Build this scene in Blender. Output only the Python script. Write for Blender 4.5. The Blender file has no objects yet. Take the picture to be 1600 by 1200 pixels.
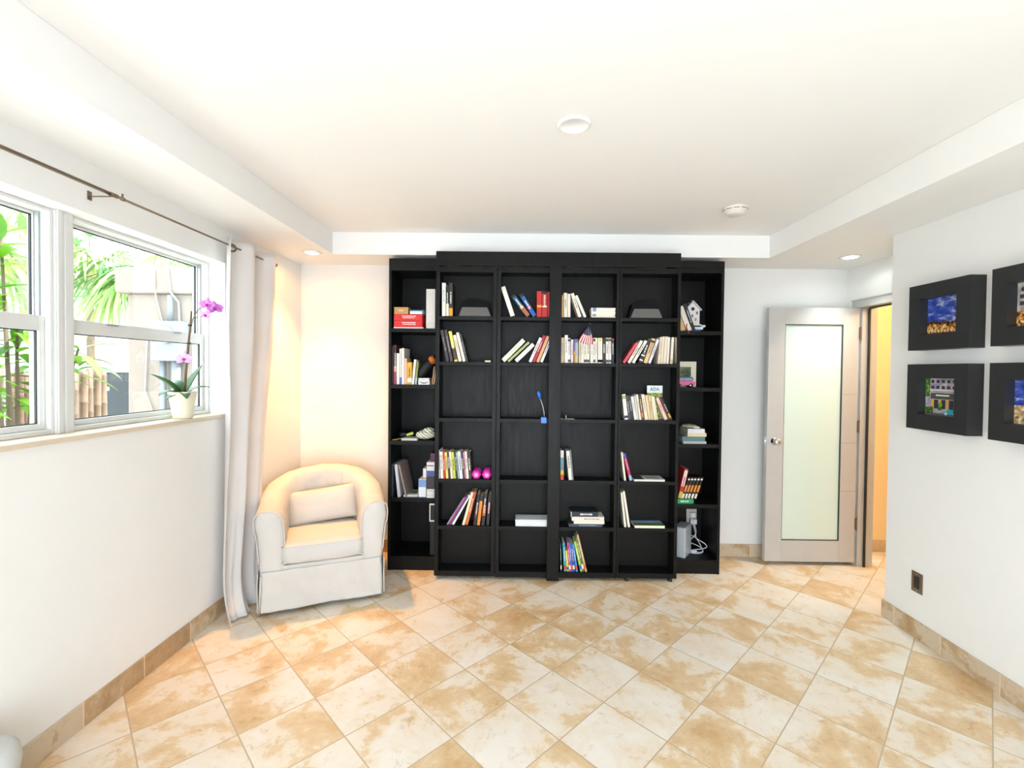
import bpy, bmesh, math, random
from mathutils import Vector, Matrix, noise as mnoise
random.seed(7)
PI = math.pi
SC = bpy.context.scene
COL = SC.collection

# ------------------------------------------------------------------ camera
CAM_H = 1.53
YAW, PITCH, ROLL = 0.0066, 0.0175, 0.0105
def cam_matrix():
    cy, sy = math.cos(YAW), math.sin(YAW); cp, sp = math.cos(PITCH), math.sin(PITCH); cr, sr = math.cos(ROLL), math.sin(ROLL)
    Rz = Matrix(((cy, sy, 0), (-sy, cy, 0), (0, 0, 1)))
    Rx = Matrix(((1, 0, 0), (0, cp, -sp), (0, sp, cp)))
    Ry = Matrix(((cr, 0, sr), (0, 1, 0), (-sr, 0, cr)))
    R = Ry @ Rx @ Rz
    right, fwd, up = R[0], R[1], R[2]
    M = Matrix((right, up, -fwd)).transposed().to_4x4()
    M.translation = (0, 0, CAM_H)
    return M
cam_d = bpy.data.cameras.new('camera'); cam = bpy.data.objects.new('camera', cam_d); COL.objects.link(cam)
cam.matrix_world = cam_matrix()
cam_d.sensor_width = 36; cam_d.lens = 36 * 725.41 / 1600; cam_d.clip_start = 0.05
cam_d.shift_x = -11.35 / 1600; cam_d.shift_y = -7.24 / 1600
SC.camera = cam

# ------------------------------------------------------------------ world, lights, exposure
SC.view_settings.view_transform = 'Standard'; SC.view_settings.look = 'None'
SC.view_settings.gamma = 1; SC.view_settings.use_curve_mapping = False
SC.view_settings.exposure = 1.2
w = bpy.data.worlds.new('sky'); SC.world = w; w.use_nodes = True
bg = w.node_tree.nodes['Background']; bg.inputs[0].default_value = (0.80, 0.90, 1.0, 1); bg.inputs[1].default_value = 3.4
def spot(name, loc, color, power, size=150, blend=0.5, radius=0.025):
    l = bpy.data.lights.new(name, 'SPOT'); l.energy = power; l.color = color
    l.spot_size = math.radians(size); l.spot_blend = blend; l.shadow_soft_size = radius
    o = bpy.data.objects.new(name, l); COL.objects.link(o); o.location = loc
    return o
l = bpy.data.lights.new('sun', 'SUN'); l.energy = 5.0; l.angle = math.radians(0.6); l.color = (1.0, 0.96, 0.9)
o = bpy.data.objects.new('sun', l); COL.objects.link(o); o.rotation_euler = Vector((0.62, 0.06, 0.80)).to_track_quat('Z', 'Y').to_euler()   # high sun over the roof, lights the garden only
# added fill: unseen area lamp, stands in for outdoor light from behind the viewer
l = bpy.data.lights.new('fill_light', 'AREA'); l.shape = 'RECTANGLE'; l.size = 5.2; l.size_y = 2.8; l.energy = 26; l.color = (0.83, 0.915, 1.0)
o = bpy.data.objects.new('fill_light', l); COL.objects.link(o); o.location = (0.25, -3.2, 1.45); o.rotation_euler = (math.radians(90), 0, 0)

# ------------------------------------------------------------------ materials
def srgb(h):
    if isinstance(h, str): c = [int(h[i:i+2], 16) / 255 for i in (0, 2, 4)]
    else: c = list(h)
    return tuple((v / 12.92 if v <= 0.04045 else ((v + 0.055) / 1.055) ** 2.4) for v in c) + (1,)
MATS = {}
def base_mat(name):
    m = bpy.data.materials.new(name); m.use_nodes = True
    return m, m.node_tree.nodes, m.node_tree.links, m.node_tree.nodes['Principled BSDF']
def simple(name, col, rough=0.5, metal=0.0, var=0.04, scale=30, bump=0.0, spec=0.5):
    """plain surface with slight procedural mottling"""
    if name in MATS: return MATS[name]
    m, N, L, p = base_mat(name)
    c = srgb(col)
    nz = N.new('ShaderNodeTexNoise'); nz.inputs['Scale'].default_value = scale; nz.inputs['Detail'].default_value = 4
    tc = N.new('ShaderNodeTexCoord'); L.new(tc.outputs['Object'], nz.inputs['Vector'])
    mx = N.new('ShaderNodeMix'); mx.data_type = 'RGBA'
    mx.inputs['A'].default_value = tuple(max(0, v * (1 - var * 2)) for v in c[:3]) + (1,)
    mx.inputs['B'].default_value = tuple(min(1, v * (1 + var)) for v in c[:3]) + (1,)
    L.new(nz.outputs[0], mx.inputs['Factor']); L.new(mx.outputs['Result'], p.inputs['Base Color'])
    p.inputs['Roughness'].default_value = rough; p.inputs['Metallic'].default_value = metal
    p.inputs['Specular IOR Level'].default_value = spec
    if bump:
        b = N.new('ShaderNodeBump'); b.inputs['Strength'].default_value = bump; b.inputs['Distance'].default_value = 0.002
        L.new(nz.outputs[0], b.inputs['Height']); L.new(b.outputs[0], p.inputs['Normal'])
    MATS[name] = m
    return m
def hexmat(h, rough=0.55): return simple('print_' + h, h, rough, scale=60)
def emitter(name, col, strength):
    if name in MATS: return MATS[name]
    m, N, L, p = base_mat(name)
    p.inputs['Base Color'].default_value = srgb(col); p.inputs['Emission Color'].default_value = srgb(col); p.inputs['Emission Strength'].default_value = strength
    MATS[name] = m; return m
def ramp(N, pts):
    r = N.new('ShaderNodeValToRGB'); e = r.color_ramp.elements
    e[0].position, e[0].color = pts[0]; e[1].position, e[1].color = pts[-1]
    for q, c in pts[1:-1]:
        k = e.new(q); k.color = c
    return r

WALL = simple('wall_paint', (0.925, 0.922, 0.91), 0.75, var=0.01, scale=8, bump=0.03)
CEIL = simple('ceiling_paint', (0.95, 0.945, 0.935), 0.8, var=0.008, scale=6)
WARMWALL = simple('hall_paint', (0.93, 0.86, 0.70), 0.75, var=0.01)
WHITE = simple('white_enamel', (0.92, 0.92, 0.91), 0.35, var=0.01)

def tile_material(name, s, u0, v0, wall=False):
    m, N, L, p = base_mat(name)
    g = N.new('ShaderNodeNewGeometry')
    sx = N.new('ShaderNodeSeparateXYZ'); L.new(g.outputs['Position'], sx.inputs[0])
    def math_(op, a, b=None, c=None):
        n = N.new('ShaderNodeMath'); n.operation = op
        for i, v in enumerate((a, b, c)):
            if v is None: continue
            if isinstance(v, (int, float)): n.inputs[i].default_value = v
            else: L.new(v, n.inputs[i])
        return n.outputs[0]
    if wall:   # skirting tiles: joints every s metres along X+Y
        a = math_('DIVIDE', math_('ADD', math_('ADD', sx.outputs[0], sx.outputs[1]), u0), s)
        b = math_('MULTIPLY', sx.outputs[2], 1.0)
    else:
        X = math_('SUBTRACT', sx.outputs[0], u0); Y = math_('SUBTRACT', sx.outputs[1], v0)
        a = math_('DIVIDE', math_('SUBTRACT', X, Y), 1.41421356 * s); b = math_('DIVIDE', math_('ADD', X, Y), 1.41421356 * s)
    fa, fb = math_('FLOOR', a), math_('FLOOR', b)
    ra, rb = math_('FRACT', a), math_('FRACT', b)
    cmb = N.new('ShaderNodeCombineXYZ'); L.new(fa, cmb.inputs[0]); L.new(fb, cmb.inputs[1])
    wn = N.new('ShaderNodeTexWhiteNoise'); wn.noise_dimensions = '2D'; L.new(cmb.outputs[0], wn.inputs['Vector'])
    ofs = N.new('ShaderNodeVectorMath'); ofs.operation = 'SCALE'; L.new(wn.outputs['Color'], ofs.inputs[0]); ofs.inputs['Scale'].default_value = 37.0
    add = N.new('ShaderNodeVectorMath'); add.operation = 'ADD'; L.new(g.outputs['Position'], add.inputs[0]); L.new(ofs.outputs[0], add.inputs[1])
    n1 = N.new('ShaderNodeTexNoise'); n1.inputs['Scale'].default_value = 2.6; n1.inputs['Detail'].default_value = 12; n1.inputs['Roughness'].default_value = 0.66; n1.inputs['Distortion'].default_value = 0.25
    L.new(add.outputs[0], n1.inputs['Vector'])
    n2 = N.new('ShaderNodeTexNoise'); n2.inputs['Scale'].default_value = 16; n2.inputs['Detail'].default_value = 12; n2.inputs['Roughness'].default_value = 0.78; n2.inputs['Distortion'].default_value = 0.8
    L.new(add.outputs[0], n2.inputs['Vector'])
    light, tan, deep = srgb((0.91, 0.88, 0.835)), srgb((0.865, 0.765, 0.62)), srgb((0.79, 0.64, 0.45))
    if wall: light, tan, deep = srgb((0.80, 0.73, 0.63)), srgb((0.74, 0.63, 0.49)), srgb((0.63, 0.51, 0.36))
    r1 = ramp(N, [(0.38, light), (0.495, srgb((0.895, 0.84, 0.76)) if not wall else light), (0.53, tan), (0.67, deep)])
    L.new(n1.outputs[0], r1.inputs[0])
    r2 = ramp(N, [(0.0, (1, 1, 1, 1)), (0.55, (1, 1, 1, 1)), (0.70, srgb((0.86, 0.74, 0.58)))])
    L.new(n2.outputs[0], r2.inputs[0])
    mx = N.new('ShaderNodeMix'); mx.data_type = 'RGBA'; mx.blend_type = 'MULTIPLY'; mx.inputs['Factor'].default_value = 0.8
    L.new(r1.outputs[0], mx.inputs['A']); L.new(r2.outputs[0], mx.inputs['B'])
    wd = 0.0085 if not wall else 0.009
    lo = math_('MINIMUM', ra, math_('SUBTRACT', 1.0, ra)) if wall else math_('MINIMUM', math_('MINIMUM', ra, math_('SUBTRACT', 1.0, ra)), math_('MINIMUM', rb, math_('SUBTRACT', 1.0, rb)))
    grout = math_('LESS_THAN', lo, wd)
    mg = N.new('ShaderNodeMix'); mg.data_type = 'RGBA'; L.new(grout, mg.inputs['Factor']); L.new(mx.outputs['Result'], mg.inputs['A'])
    mg.inputs['B'].default_value = srgb((0.74, 0.66, 0.55)) if not wall else srgb((0.88, 0.80, 0.68))
    L.new(mg.outputs['Result'], p.inputs['Base Color'])
    p.inputs['Roughness'].default_value = 0.42; p.inputs['Specular IOR Level'].default_value = 0.4
    bp = N.new('ShaderNodeBump'); bp.inputs['Strength'].default_value = 0.25; bp.inputs['Distance'].default_value = 0.003
    hh = math_('SUBTRACT', n2.outputs[0], math_('MULTIPLY', grout, 1.2)); L.new(hh, bp.inputs['Height']); L.new(bp.outputs[0], p.inputs['Normal'])
    return m
FLOOR = tile_material('travertine_floor_tiles', 0.3163, 0.3938, 2.1275)
SKIRT = tile_material('travertine_skirting', 0.3163, 0.23, 0, wall=True)

def wood_mat(name, c0, c1, rough):
    m, N, L, p = base_mat(name)
    tc = N.new('ShaderNodeTexCoord'); mp = N.new('ShaderNodeMapping'); mp.inputs['Scale'].default_value = (14, 14, 1.6)
    L.new(tc.outputs['Object'], mp.inputs[0])
    nz = N.new('ShaderNodeTexNoise'); nz.inputs['Scale'].default_value = 3; nz.inputs['Detail'].default_value = 8; nz.inputs['Roughness'].default_value = 0.6
    p.inputs['Specular IOR Level'].default_value = 0.2
    L.new(mp.outputs[0], nz.inputs['Vector'])
    r = ramp(N, [(0.3, srgb(c0)), (0.7, srgb(c1))]); L.new(nz.outputs[0], r.inputs[0]); L.new(r.outputs[0], p.inputs['Base Color'])
    r2 = ramp(N, [(0.3, (rough + .08,) * 3 + (1,)), (0.7, (rough - .06,) * 3 + (1,))]); L.new(nz.outputs[0], r2.inputs[0]); L.new(r2.outputs[0], p.inputs['Roughness'])
    return m
WOOD = wood_mat('black_brown_wood', (0.050, 0.046, 0.041), (0.078, 0.072, 0.064), 0.42)

def cloth_mat(name, col, transl=0.0, scale=260, bump=0.15):
    m, N, L, p = base_mat(name)
    tc = N.new('ShaderNodeTexCoord')
    wv = N.new('ShaderNodeTexNoise'); wv.inputs['Scale'].default_value = scale; wv.inputs['Detail'].default_value = 3; L.new(tc.outputs['Object'], wv.inputs['Vector'])
    n2 = N.new('ShaderNodeTexNoise'); n2.inputs['Scale'].default_value = 5; n2.inputs['Detail'].default_value = 5; L.new(tc.outputs['Object'], n2.inputs['Vector'])
    c = srgb(col); r = ramp(N, [(0.3, tuple(v * .94 for v in c[:3]) + (1,)), (0.7, c)]); L.new(n2.outputs[0], r.inputs[0]); L.new(r.outputs[0], p.inputs['Base Color'])
    p.inputs['Roughness'].default_value = 0.9; p.inputs['Specular IOR Level'].default_value = 0.15
    b = N.new('ShaderNodeBump'); b.inputs['Strength'].default_value = bump; b.inputs['Distance'].default_value = 0.001; L.new(wv.outputs[0], b.inputs['Height'])
    b2 = N.new('ShaderNodeBump'); b2.inputs['Strength'].default_value = 0.35; b2.inputs['Distance'].default_value = 0.012; L.new(n2.outputs[0], b2.inputs['Height']); L.new(b.outputs[0], b2.inputs['Normal'])
    L.new(b2.outputs[0], p.inputs['Normal'])
    if transl:
        t = N.new('ShaderNodeBsdfTranslucent'); t.inputs[0].default_value = c
        mx = N.new('ShaderNodeMixShader'); mx.inputs[0].default_value = transl
        out = N['Material Output']; L.new(p.outputs[0], mx.inputs[1]); L.new(t.outputs[0], mx.inputs[2]); L.new(mx.outputs[0], out.inputs[0])
    return m
COTTON = cloth_mat('white_slipcover_cotton', (0.815, 0.80, 0.78))
CURTAIN = cloth_mat('sheer_white_curtain', (0.92, 0.905, 0.895), 0.22)

def glass_mat():
    m, N, L, p = base_mat('window_glass')
    t = N.new('ShaderNodeBsdfTransparent'); t.inputs[0].default_value = (0.96, 0.98, 0.97, 1)
    gl = N.new('ShaderNodeBsdfGlossy'); gl.inputs['Roughness'].default_value = 0.02
    mx = N.new('ShaderNodeMixShader'); mx.inputs[0].default_value = 0.05; L.new(t.outputs[0], mx.inputs[1]); L.new(gl.outputs[0], mx.inputs[2])
    L.new(mx.outputs[0], N['Material Output'].inputs[0])
    return m
GLASS = glass_mat()
ALU = simple('brushed_aluminium_paint', (0.74, 0.735, 0.725), 0.42, 0.15, var=0.03, scale=12)
CHROME = simple('chrome', (0.85, 0.85, 0.86), 0.12, 1.0, var=0.0)
BRONZE = simple('aged_bronze', (0.52, 0.45, 0.38), 0.38, 0.6, var=0.1)
SILL = simple('cream_marble', (0.86, 0.80, 0.71), 0.35, var=0.06, scale=9)
PAPER = simple('book_pages', (0.86, 0.82, 0.74), 0.8, var=0.05, scale=90)

# ------------------------------------------------------------------ mesh helpers
def new_obj(name, bm, mat, parent=None, smooth=False, loc=None):
    me = bpy.data.meshes.new(name); bm.normal_update(); bm.to_mesh(me); bm.free()
    if mat is not None:
        for mm in (mat if isinstance(mat, (list, tuple)) else [mat]): me.materials.append(mm)
    if smooth:
        for f in me.polygons: f.use_smooth = True
    o = bpy.data.objects.new(name, me); COL.objects.link(o)
    if parent is not None: o.parent = parent
    if loc is not None: o.location = loc
    return o
def empty(name, loc=(0, 0, 0), rotz=0):
    o = bpy.data.objects.new(name, None); COL.objects.link(o); o.location = loc; o.rotation_euler = (0, 0, rotz); o.empty_display_size = 0.05
    return o
def tag(o, label=None, cat=None, group=None, kind=None):
    if label: o['label'] = label
    if cat: o['category'] = cat
    if group: o['group'] = group
    if kind: o['kind'] = kind
    return o
def BM(): return bmesh.new()
def box(bm, x0, x1, y0, y1, z0, z1, bev=0.0, mi=0):
    r = bmesh.ops.create_cube(bm, size=1)
    for v in r['verts']:
        v.co.x = (x0 + x1) / 2 + v.co.x * (x1 - x0); v.co.y = (y0 + y1) / 2 + v.co.y * (y1 - y0); v.co.z = (z0 + z1) / 2 + v.co.z * (z1 - z0)
    fs = set(f for v in r['verts'] for f in v.link_faces)
    for f in fs: f.material_index = mi
    if bev:
        es = list({e for f in fs for e in f.edges})
        bmesh.ops.bevel(bm, geom=es, offset=bev, segments=2, affect='EDGES', profile=0.6)
def boxo(name, mat, parent, x0, x1, y0, y1, z0, z1, bev=0.0):
    b = BM(); box(b, x0, x1, y0, y1, z0, z1, bev); return new_obj(name, b, mat, parent)
def tube(bm, pts, r, seg=10, caps=True):
    """sweep a circle along pts; r a number or list"""
    pts = [Vector(p) for p in pts]; n = len(pts); rings = []
    prev = None
    for i, p in enumerate(pts):
        t = (pts[min(i + 1, n - 1)] - pts[max(i - 1, 0)]).normalized()
        if prev is None:
            a = Vector((0, 0, 1)) if abs(t.z) < 0.9 else Vector((1, 0, 0)); u = t.cross(a).normalized()
        else:
            u = (prev - t * prev.dot(t)).normalized()
        prev = u; v = t.cross(u); rr = r[i] if isinstance(r, (list, tuple)) else r
        rings.append([bm.verts.new(p + (u * math.cos(2 * PI * k / seg) + v * math.sin(2 * PI * k / seg)) * rr) for k in range(seg)])
    for i in range(n - 1):
        for k in range(seg):
            bm.faces.new((rings[i][k], rings[i][(k + 1) % seg], rings[i + 1][(k + 1) % seg], rings[i + 1][k]))
    if caps:
        bm.faces.new(list(reversed(rings[0]))); bm.faces.new(rings[-1])
    bmesh.ops.recalc_face_normals(bm, faces=bm.faces)
def lathe(bm, prof, seg=32, axis='z', c=(0, 0, 0)):
    """prof: list of (radius, height)"""
    rings = []
    for r, h in prof:
        ring = []
        for k in range(seg):
            a = 2 * PI * k / seg; p = (r * math.cos(a), r * math.sin(a), h)
            if axis == 'y': p = (p[0], h, p[1])
            if axis == 'x': p = (h, p[0], p[1])
            ring.append(bm.verts.new((p[0] + c[0], p[1] + c[1], p[2] + c[2])))
        rings.append(ring)
    for i in range(len(rings) - 1):
        for k in range(seg):
            bm.faces.new((rings[i][k], rings[i][(k + 1) % seg], rings[i + 1][(k + 1) % seg], rings[i + 1][k]))
    bm.faces.new(rings[0]); bm.faces.new(rings[-1])
    bmesh.ops.recalc_face_normals(bm, faces=bm.faces)
def prism(bm, poly, y0, y1):
    """poly: list of (x,z), extruded along y"""
    a = [bm.verts.new((x, y0, z)) for x, z in poly]; b = [bm.verts.new((x, y1, z)) for x, z in poly]
    bm.faces.new(a); bm.faces.new(list(reversed(b)))
    for i in range(len(poly)):
        j = (i + 1) % len(poly); bm.faces.new((a[i], b[i], b[j], a[j]))
    bmesh.ops.recalc_face_normals(bm, faces=bm.faces)
def subsurf(o, lv=2):
    m = o.modifiers.new('smooth', 'SUBSURF'); m.levels = lv; m.render_levels = lv
    for f in o.data.polygons: f.use_smooth = True
def struct(name, bm, mat, label=None):
    return tag(new_obj(name, bm, mat), label=label, kind='structure')

# ------------------------------------------------------------------ room shell
XL, XR, YB = -1.855, 2.313, 3.874      # left wall, right wall, back wall
ZS, ZC = 2.400, 2.568                  # soffit and tray ceiling
Y0 = -1.3                              # where the modelled room ends behind the viewer
YR, XA = 2.937, 2.68                   # end of right wall, door wall
b = BM(); box(b, XL - 0.15, 5.2, Y0, 4.15, -0.08, 0.0); struct('floor', b, FLOOR)
b = BM(); box(b, XL - 0.15, 5.2, Y0, 4.15, ZC, ZC + 0.08); struct('ceiling', b, CEIL)
b = BM(); box(b, XL - 0.15, -1.444, Y0, 4.0, ZS, ZC - 0.0005, 0.002); struct('trim_1', b, CEIL)
b = BM(); box(b, -1.4435, 1.8465, 3.514, 4.0, ZS, ZC - 0.0005, 0.002); struct('trim_2', b, CEIL)
b = BM(); box(b, 1.847, XA + 0.12, Y0, 4.0, ZS, ZC - 0.0005, 0.002); struct('trim_3', b, CEIL)
WY0, WY1, WZ0, WZ1 = -0.02, 2.885, 1.225, 2.182   # window opening in the left wall
WXO = -2.06
b = BM()
box(b, WXO, XL, Y0, 4.0, 0, WZ0); box(b, WXO, XL, Y0, 4.0, WZ1, ZS); box(b, WXO, XL, Y0, WY0, WZ0, WZ1); box(b, WXO, XL, WY1, 4.0, WZ0, WZ1)
struct('wall_left', b, WALL)
b = BM(); box(b, XL - 0.15, XA + 0.005, YB, 4.0, 0, ZS); struct('wall_back', b, WALL)
b = BM(); box(b, XR, XA + 0.12, Y0, YR, 0, ZS); struct('wall_right', b, WALL)
DY0, DY1, DZ = 2.99, 3.715, 2.085                # door opening in the alcove's side wall
b = BM(); box(b, XA, XA + 0.12, DY1, YB, 0, ZS); box(b, XA, XA + 0.12, YR, DY0, 0, ZS); box(b, XA, XA + 0.12, DY0, DY1, DZ, ZS)
struct('wall_alcove', b, WALL)
b = BM(); box(b, XL - 0.15, XA + 0.12, Y0 - 0.12, Y0, 2.02, ZC + 0.08); box(b, XL - 0.15, XL + 0.75, Y0 - 0.12, Y0, 0, 2.02); box(b, XR - 0.9, XA + 0.12, Y0 - 0.12, Y0, 0, 2.02)
struct('wall_front_added', b, WALL)   # unseen wall added behind the viewer, its opening sized to limit the light
# hall beyond the door
b = BM(); box(b, XA + 0.12, 5.2, 4.02, 4.15, 0, ZS + 0.1); box(b, 5.08, 5.2, 1.2, 4.02, 0, ZS + 0.1); box(b, XA + 0.12, 5.08, 1.2, 1.32, 0, ZS + 0.1)
struct('wall_hall', b, WARMWALL)
b = BM(); box(b, XA + 0.12, 5.08, 1.32, 4.02, ZS + 0.1, ZS + 0.14); struct('ceiling_hall', b, WARMWALL)
# skirting tiles
BH = 0.104
b = BM(); box(b, XL, XL + 0.011, Y0, YB, 0, BH, 0.0015); struct('baseboard_left', b, SKIRT)
b = BM(); box(b, XL + 0.011, XA, YB - 0.011, YB, 0, BH, 0.0015); struct('baseboard_back', b, SKIRT)
b = BM(); box(b, XR - 0.011, XR, Y0, YR + 0.011, 0, BH, 0.0015); box(b, XR, XA, YR, YR + 0.011, 0, BH, 0.0015); struct('baseboard_right', b, SKIRT)
b = BM(); box(b, XA + 0.13, 5.07, 4.009, 4.02, 0, BH, 0.0015); struct('baseboard_hall', b, SKIRT)

# ------------------------------------------------------------------ windows (single hung, aluminium) in the left wall
b = BM(); box(b, -2.055, XL + 0.018, WY0, WY1 - 0.001, WZ0, 1.247, 0.004); box(b, XL + 0.0005, XL + 0.018, WY1 - 0.002, WY1 + 0.03, WZ0, 1.247, 0.003)
struct('window_sill', b, SILL, 'cream marble sill under the windows')
FRM = simple('white_window_aluminium', (0.87, 0.87, 0.855), 0.4, 0.1, var=0.02)
FRG = simple('grey_window_track', (0.62, 0.64, 0.64), 0.4, 0.2, var=0.03)
GASK = simple('black_gasket', (0.12, 0.13, 0.12), 0.6)
def hung_window(name, y0, y1, label):
    r = empty(name, (-1.99, (y0 + y1) / 2, 1.247)); tag(r, label, kind='structure')
    z0, z1 = 0.001, WZ1 - 1.247 - 0.001; h0, h1 = y0 - (y0 + y1) / 2, y1 - (y0 + y1) / 2
    X0, X1 = -0.055, 0.035
    f = BM()
    box(f, X0, X1, h0, h0 + 0.013, z0, z1, 0.002); box(f, X0, X1, h1 - 0.013, h1, z0, z1, 0.002)
    box(f, X0, X1, h0 + 0.013, h1 - 0.013, z0, z0 + 0.02, 0.002); box(f, X0, X1, h0 + 0.013, h1 - 0.013, z1 - 0.014, z1, 0.002)
    new_obj('frame', f, FRM, r)
    f = BM()
    for yy in (h0 + 0.013, h1 - 0.021): box(f, -0.02, -0.004, yy, yy + 0.008, 0.46, z1 - 0.014, 0.001)
    new_obj('sash_track', f, FRG, r)
    zr = 0.455
    def sash(nm, x0, x1, a, c, rb, rt, s):
        q = BM()
        box(q, x0, x1, h0 + 0.014, h0 + 0.014 + s, a, c, 0.002); box(q, x0, x1, h1 - 0.014 - s, h1 - 0.014, a, c, 0.002)
        box(q, x0, x1, h0 + 0.014 + s, h1 - 0.014 - s, a, a + rb, 0.002); box(q, x0, x1, h0 + 0.014 + s, h1 - 0.014 - s, c - rt, c, 0.002)
        so = new_obj(nm, q, FRM, r)
        xm = (x0 + x1) / 2
        k = BM(); ya, yb, za, zb = h0 + 0.014 + s, h1 - 0.014 - s, a + rb, c - rt
        for e in ((ya, ya + 0.004, za, zb), (yb - 0.004, yb, za, zb), (ya, yb, za, za + 0.004), (ya, yb, zb - 0.004, zb)): box(k, xm - 0.003, xm + 0.006, *e)
        new_obj('gasket', k, GASK, so)
        k = BM(); box(k, xm - 0.0015, xm + 0.0015, ya, yb, za, zb); new_obj('pane', k, GLASS, so)
        return so
    sash('upper_sash', -0.048, -0.024, zr - 0.01, z1 - 0.015, 0.03, 0.012, 0.010)
    lo = sash('lower_sash', -0.02, 0.012, z0 + 0.021, zr + 0.036, 0.024, 0.062, 0.022)
    k = BM(); ym = 0.0
    for yy in (-0.22, 0.2):
        box(k, 0.012, 0.022, yy - 0.03, yy + 0.03, zr + 0.024, zr + 0.032, 0.002)
    new_obj('latch', k, FRG, lo)
hung_window('window_1', 2.001, WY1 - 0.002, 'right single hung window with the orchid before it')
hung_window('added_window_3', WY0 + 0.002, 0.922, 'unseen single hung window out of view to the left, added to light the room')  # added beyond the view so that more light reaches the room
hung_window('window_2', 0.999, 1.924, 'left single hung window cut off by the photo edge')
b = BM(); box(b, -2.05, -1.946, 0.923, 0.998, 1.247, WZ1, 0.003); struct('trim_4', b, FRM)  # mullion beside the added unseen window
b = BM(); box(b, -2.05, -1.946, 1.925, 2.000, 1.247, WZ1, 0.003); box(b, -1.946, -1.940, 1.930, 1.950, 1.247, WZ1, 0.002); box(b, -1.946, -1.940, 1.962, 1.996, 1.247, WZ1, 0.002)
struct('window_mullion', b, FRM, 'wide white mullion between the two windows')

# ------------------------------------------------------------------ door: casing and the open leaf with a frosted pane
dr = empty('door_1', (XA, DY1, 0)); tag(dr, 'silver door standing open with a tall frosted glass pane', kind='structure')
def dbox(name, mat, parent, x0, x1, y0, y1, z0, z1, bev=0.002):
    q = BM(); box(q, x0 - XA, x1 - XA, y0 - DY1, y1 - DY1, z0, z1, bev); return new_obj(name, q, mat, parent)
q = BM()
def lb(x0, x1, y0, y1, z0, z1): box(q, x0 - XA, x1 - XA, y0 - DY1, y1 - DY1, z0, z1, 0.002)
lb(XA - 0.014, XA - 0.001, DY0 - 0.04, DY1 + 0.075, DZ - 0.022, DZ + 0.042)          # head casing
lb(XA - 0.020, XA - 0.001, DY0 - 0.04, DY1 + 0.08, DZ + 0.035, DZ + 0.046)
lb(XA + 0.0, XA + 0.122, DY1 - 0.022, DY1 - 0.001, 0, DZ - 0.022)              # hinge jamb
lb(XA + 0.0, XA + 0.122, DY0 + 0.001, DY1 - 0.022, DZ - 0.022, DZ - 0.001)     # head jamb
lb(XA + 0.0, XA + 0.122, DY0 + 0.001, DY0 + 0.022, 0, DZ - 0.022)
new_obj('door_casing', q, ALU, dr)
dbox('door_stop', GASK, dr, XA + 0.045, XA + 0.06, DY1 - 0.034, DY1 - 0.022, 0.0, DZ - 0.034, 0.001)
dbox('head_stop', GASK, dr, XA + 0.045, XA + 0.06, DY0 + 0.022, DY1 - 0.034, DZ - 0.034, DZ - 0.022, 0.001)
leaf = empty('door_leaf', (-0.012, -0.012, 0)); leaf.parent = dr
LW, LT, LB_, LTOP = 0.715, 0.042, 0.03, 2.058
gx0, gx1, gz0, gz1 = -0.585, -0.126, 0.20, 1.925
def lbox(bm, x0, x1, z0, z1, y0=0.0, y1=LT, bev=0.002): box(bm, x0, x1, y0, y1, z0, z1, bev)
q = BM()
lbox(q, -LW, gx0, LB_, LTOP); lbox(q, gx1, 0, LB_, LTOP); lbox(q, gx0, gx1, LB_, gz0); lbox(q, gx0, gx1, gz1, LTOP)
new_obj('leaf_frame', q, ALU, leaf)
q = BM()
for e in ((gx0, gx0 + 0.004, gz0, gz1), (gx1 - 0.008, gx1, gz0, gz1), (gx0, gx1, gz0, gz0 + 0.007), (gx0, gx1, gz1 - 0.006, gz1)): box(q, e[0], e[1], 0.003, LT - 0.003, e[2], e[3])
new_obj('glazing_bead', q, simple('dark_green_bead', (0.16, 0.22, 0.19), 0.4), leaf)
def frosted():
    m, N, L, p = base_mat('frosted_glass')
    p.inputs['Base Color'].default_value = srgb((0.84, 0.90, 0.86)); p.inputs['Roughness'].default_value = 0.28
    t = N.new('ShaderNodeBsdfTranslucent'); t.inputs[0].default_value = srgb((0.88, 0.94, 0.88))
    nz = N.new('ShaderNodeTexNoise'); nz.inputs['Scale'].default_value = 900; b_ = N.new('ShaderNodeBump'); b_.inputs['Strength'].default_value = 0.05; L.new(nz.outputs[0], b_.inputs['Height']); L.new(b_.outputs[0], p.inputs['Normal'])
    mx = N.new('ShaderNodeMixShader'); mx.inputs[0].default_value = 0.12
    L.new(p.outputs[0], mx.inputs[1]); L.new(t.outputs[0], mx.inputs[2]); L.new(mx.outputs[0], N['Material Output'].inputs[0])
    return m
q = BM(); box(q, gx0 + 0.004, gx1 - 0.008, 0.010, 0.022, gz0 + 0.007, gz1 - 0.006); new_obj('frosted_pane', q, frosted(), leaf)
q = BM(); lathe(q, [(0.030, -0.001), (0.031, -0.005), (0.014, -0.010), (0.012, -0.026), (0.024, -0.036), (0.029, -0.048), (0.027, -0.060), (0.014, -0.066), (0.0001, -0.067)], 28, 'y', (-0.655, 0, 0.995))
kn = new_obj('door_knob', q, CHROME, leaf, True)
q = BM(); lathe(q, [(0.006, -0.0672), (0.005, -0.0705), (0.0001, -0.071)], 12, 'y', (-0.655, 0, 0.995)); new_obj('keyhole', q, GASK, kn)
q = BM(); lathe(q, [(0.024, LT + 0.001), (0.024, LT + 0.006), (0.012, LT + 0.012), (0.022, LT + 0.03), (0.024, LT + 0.045), (0.0001, LT + 0.055)], 24, 'y', (-0.655, 0, 0.995)); new_obj('back_knob', q, CHROME, leaf, True)
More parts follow.
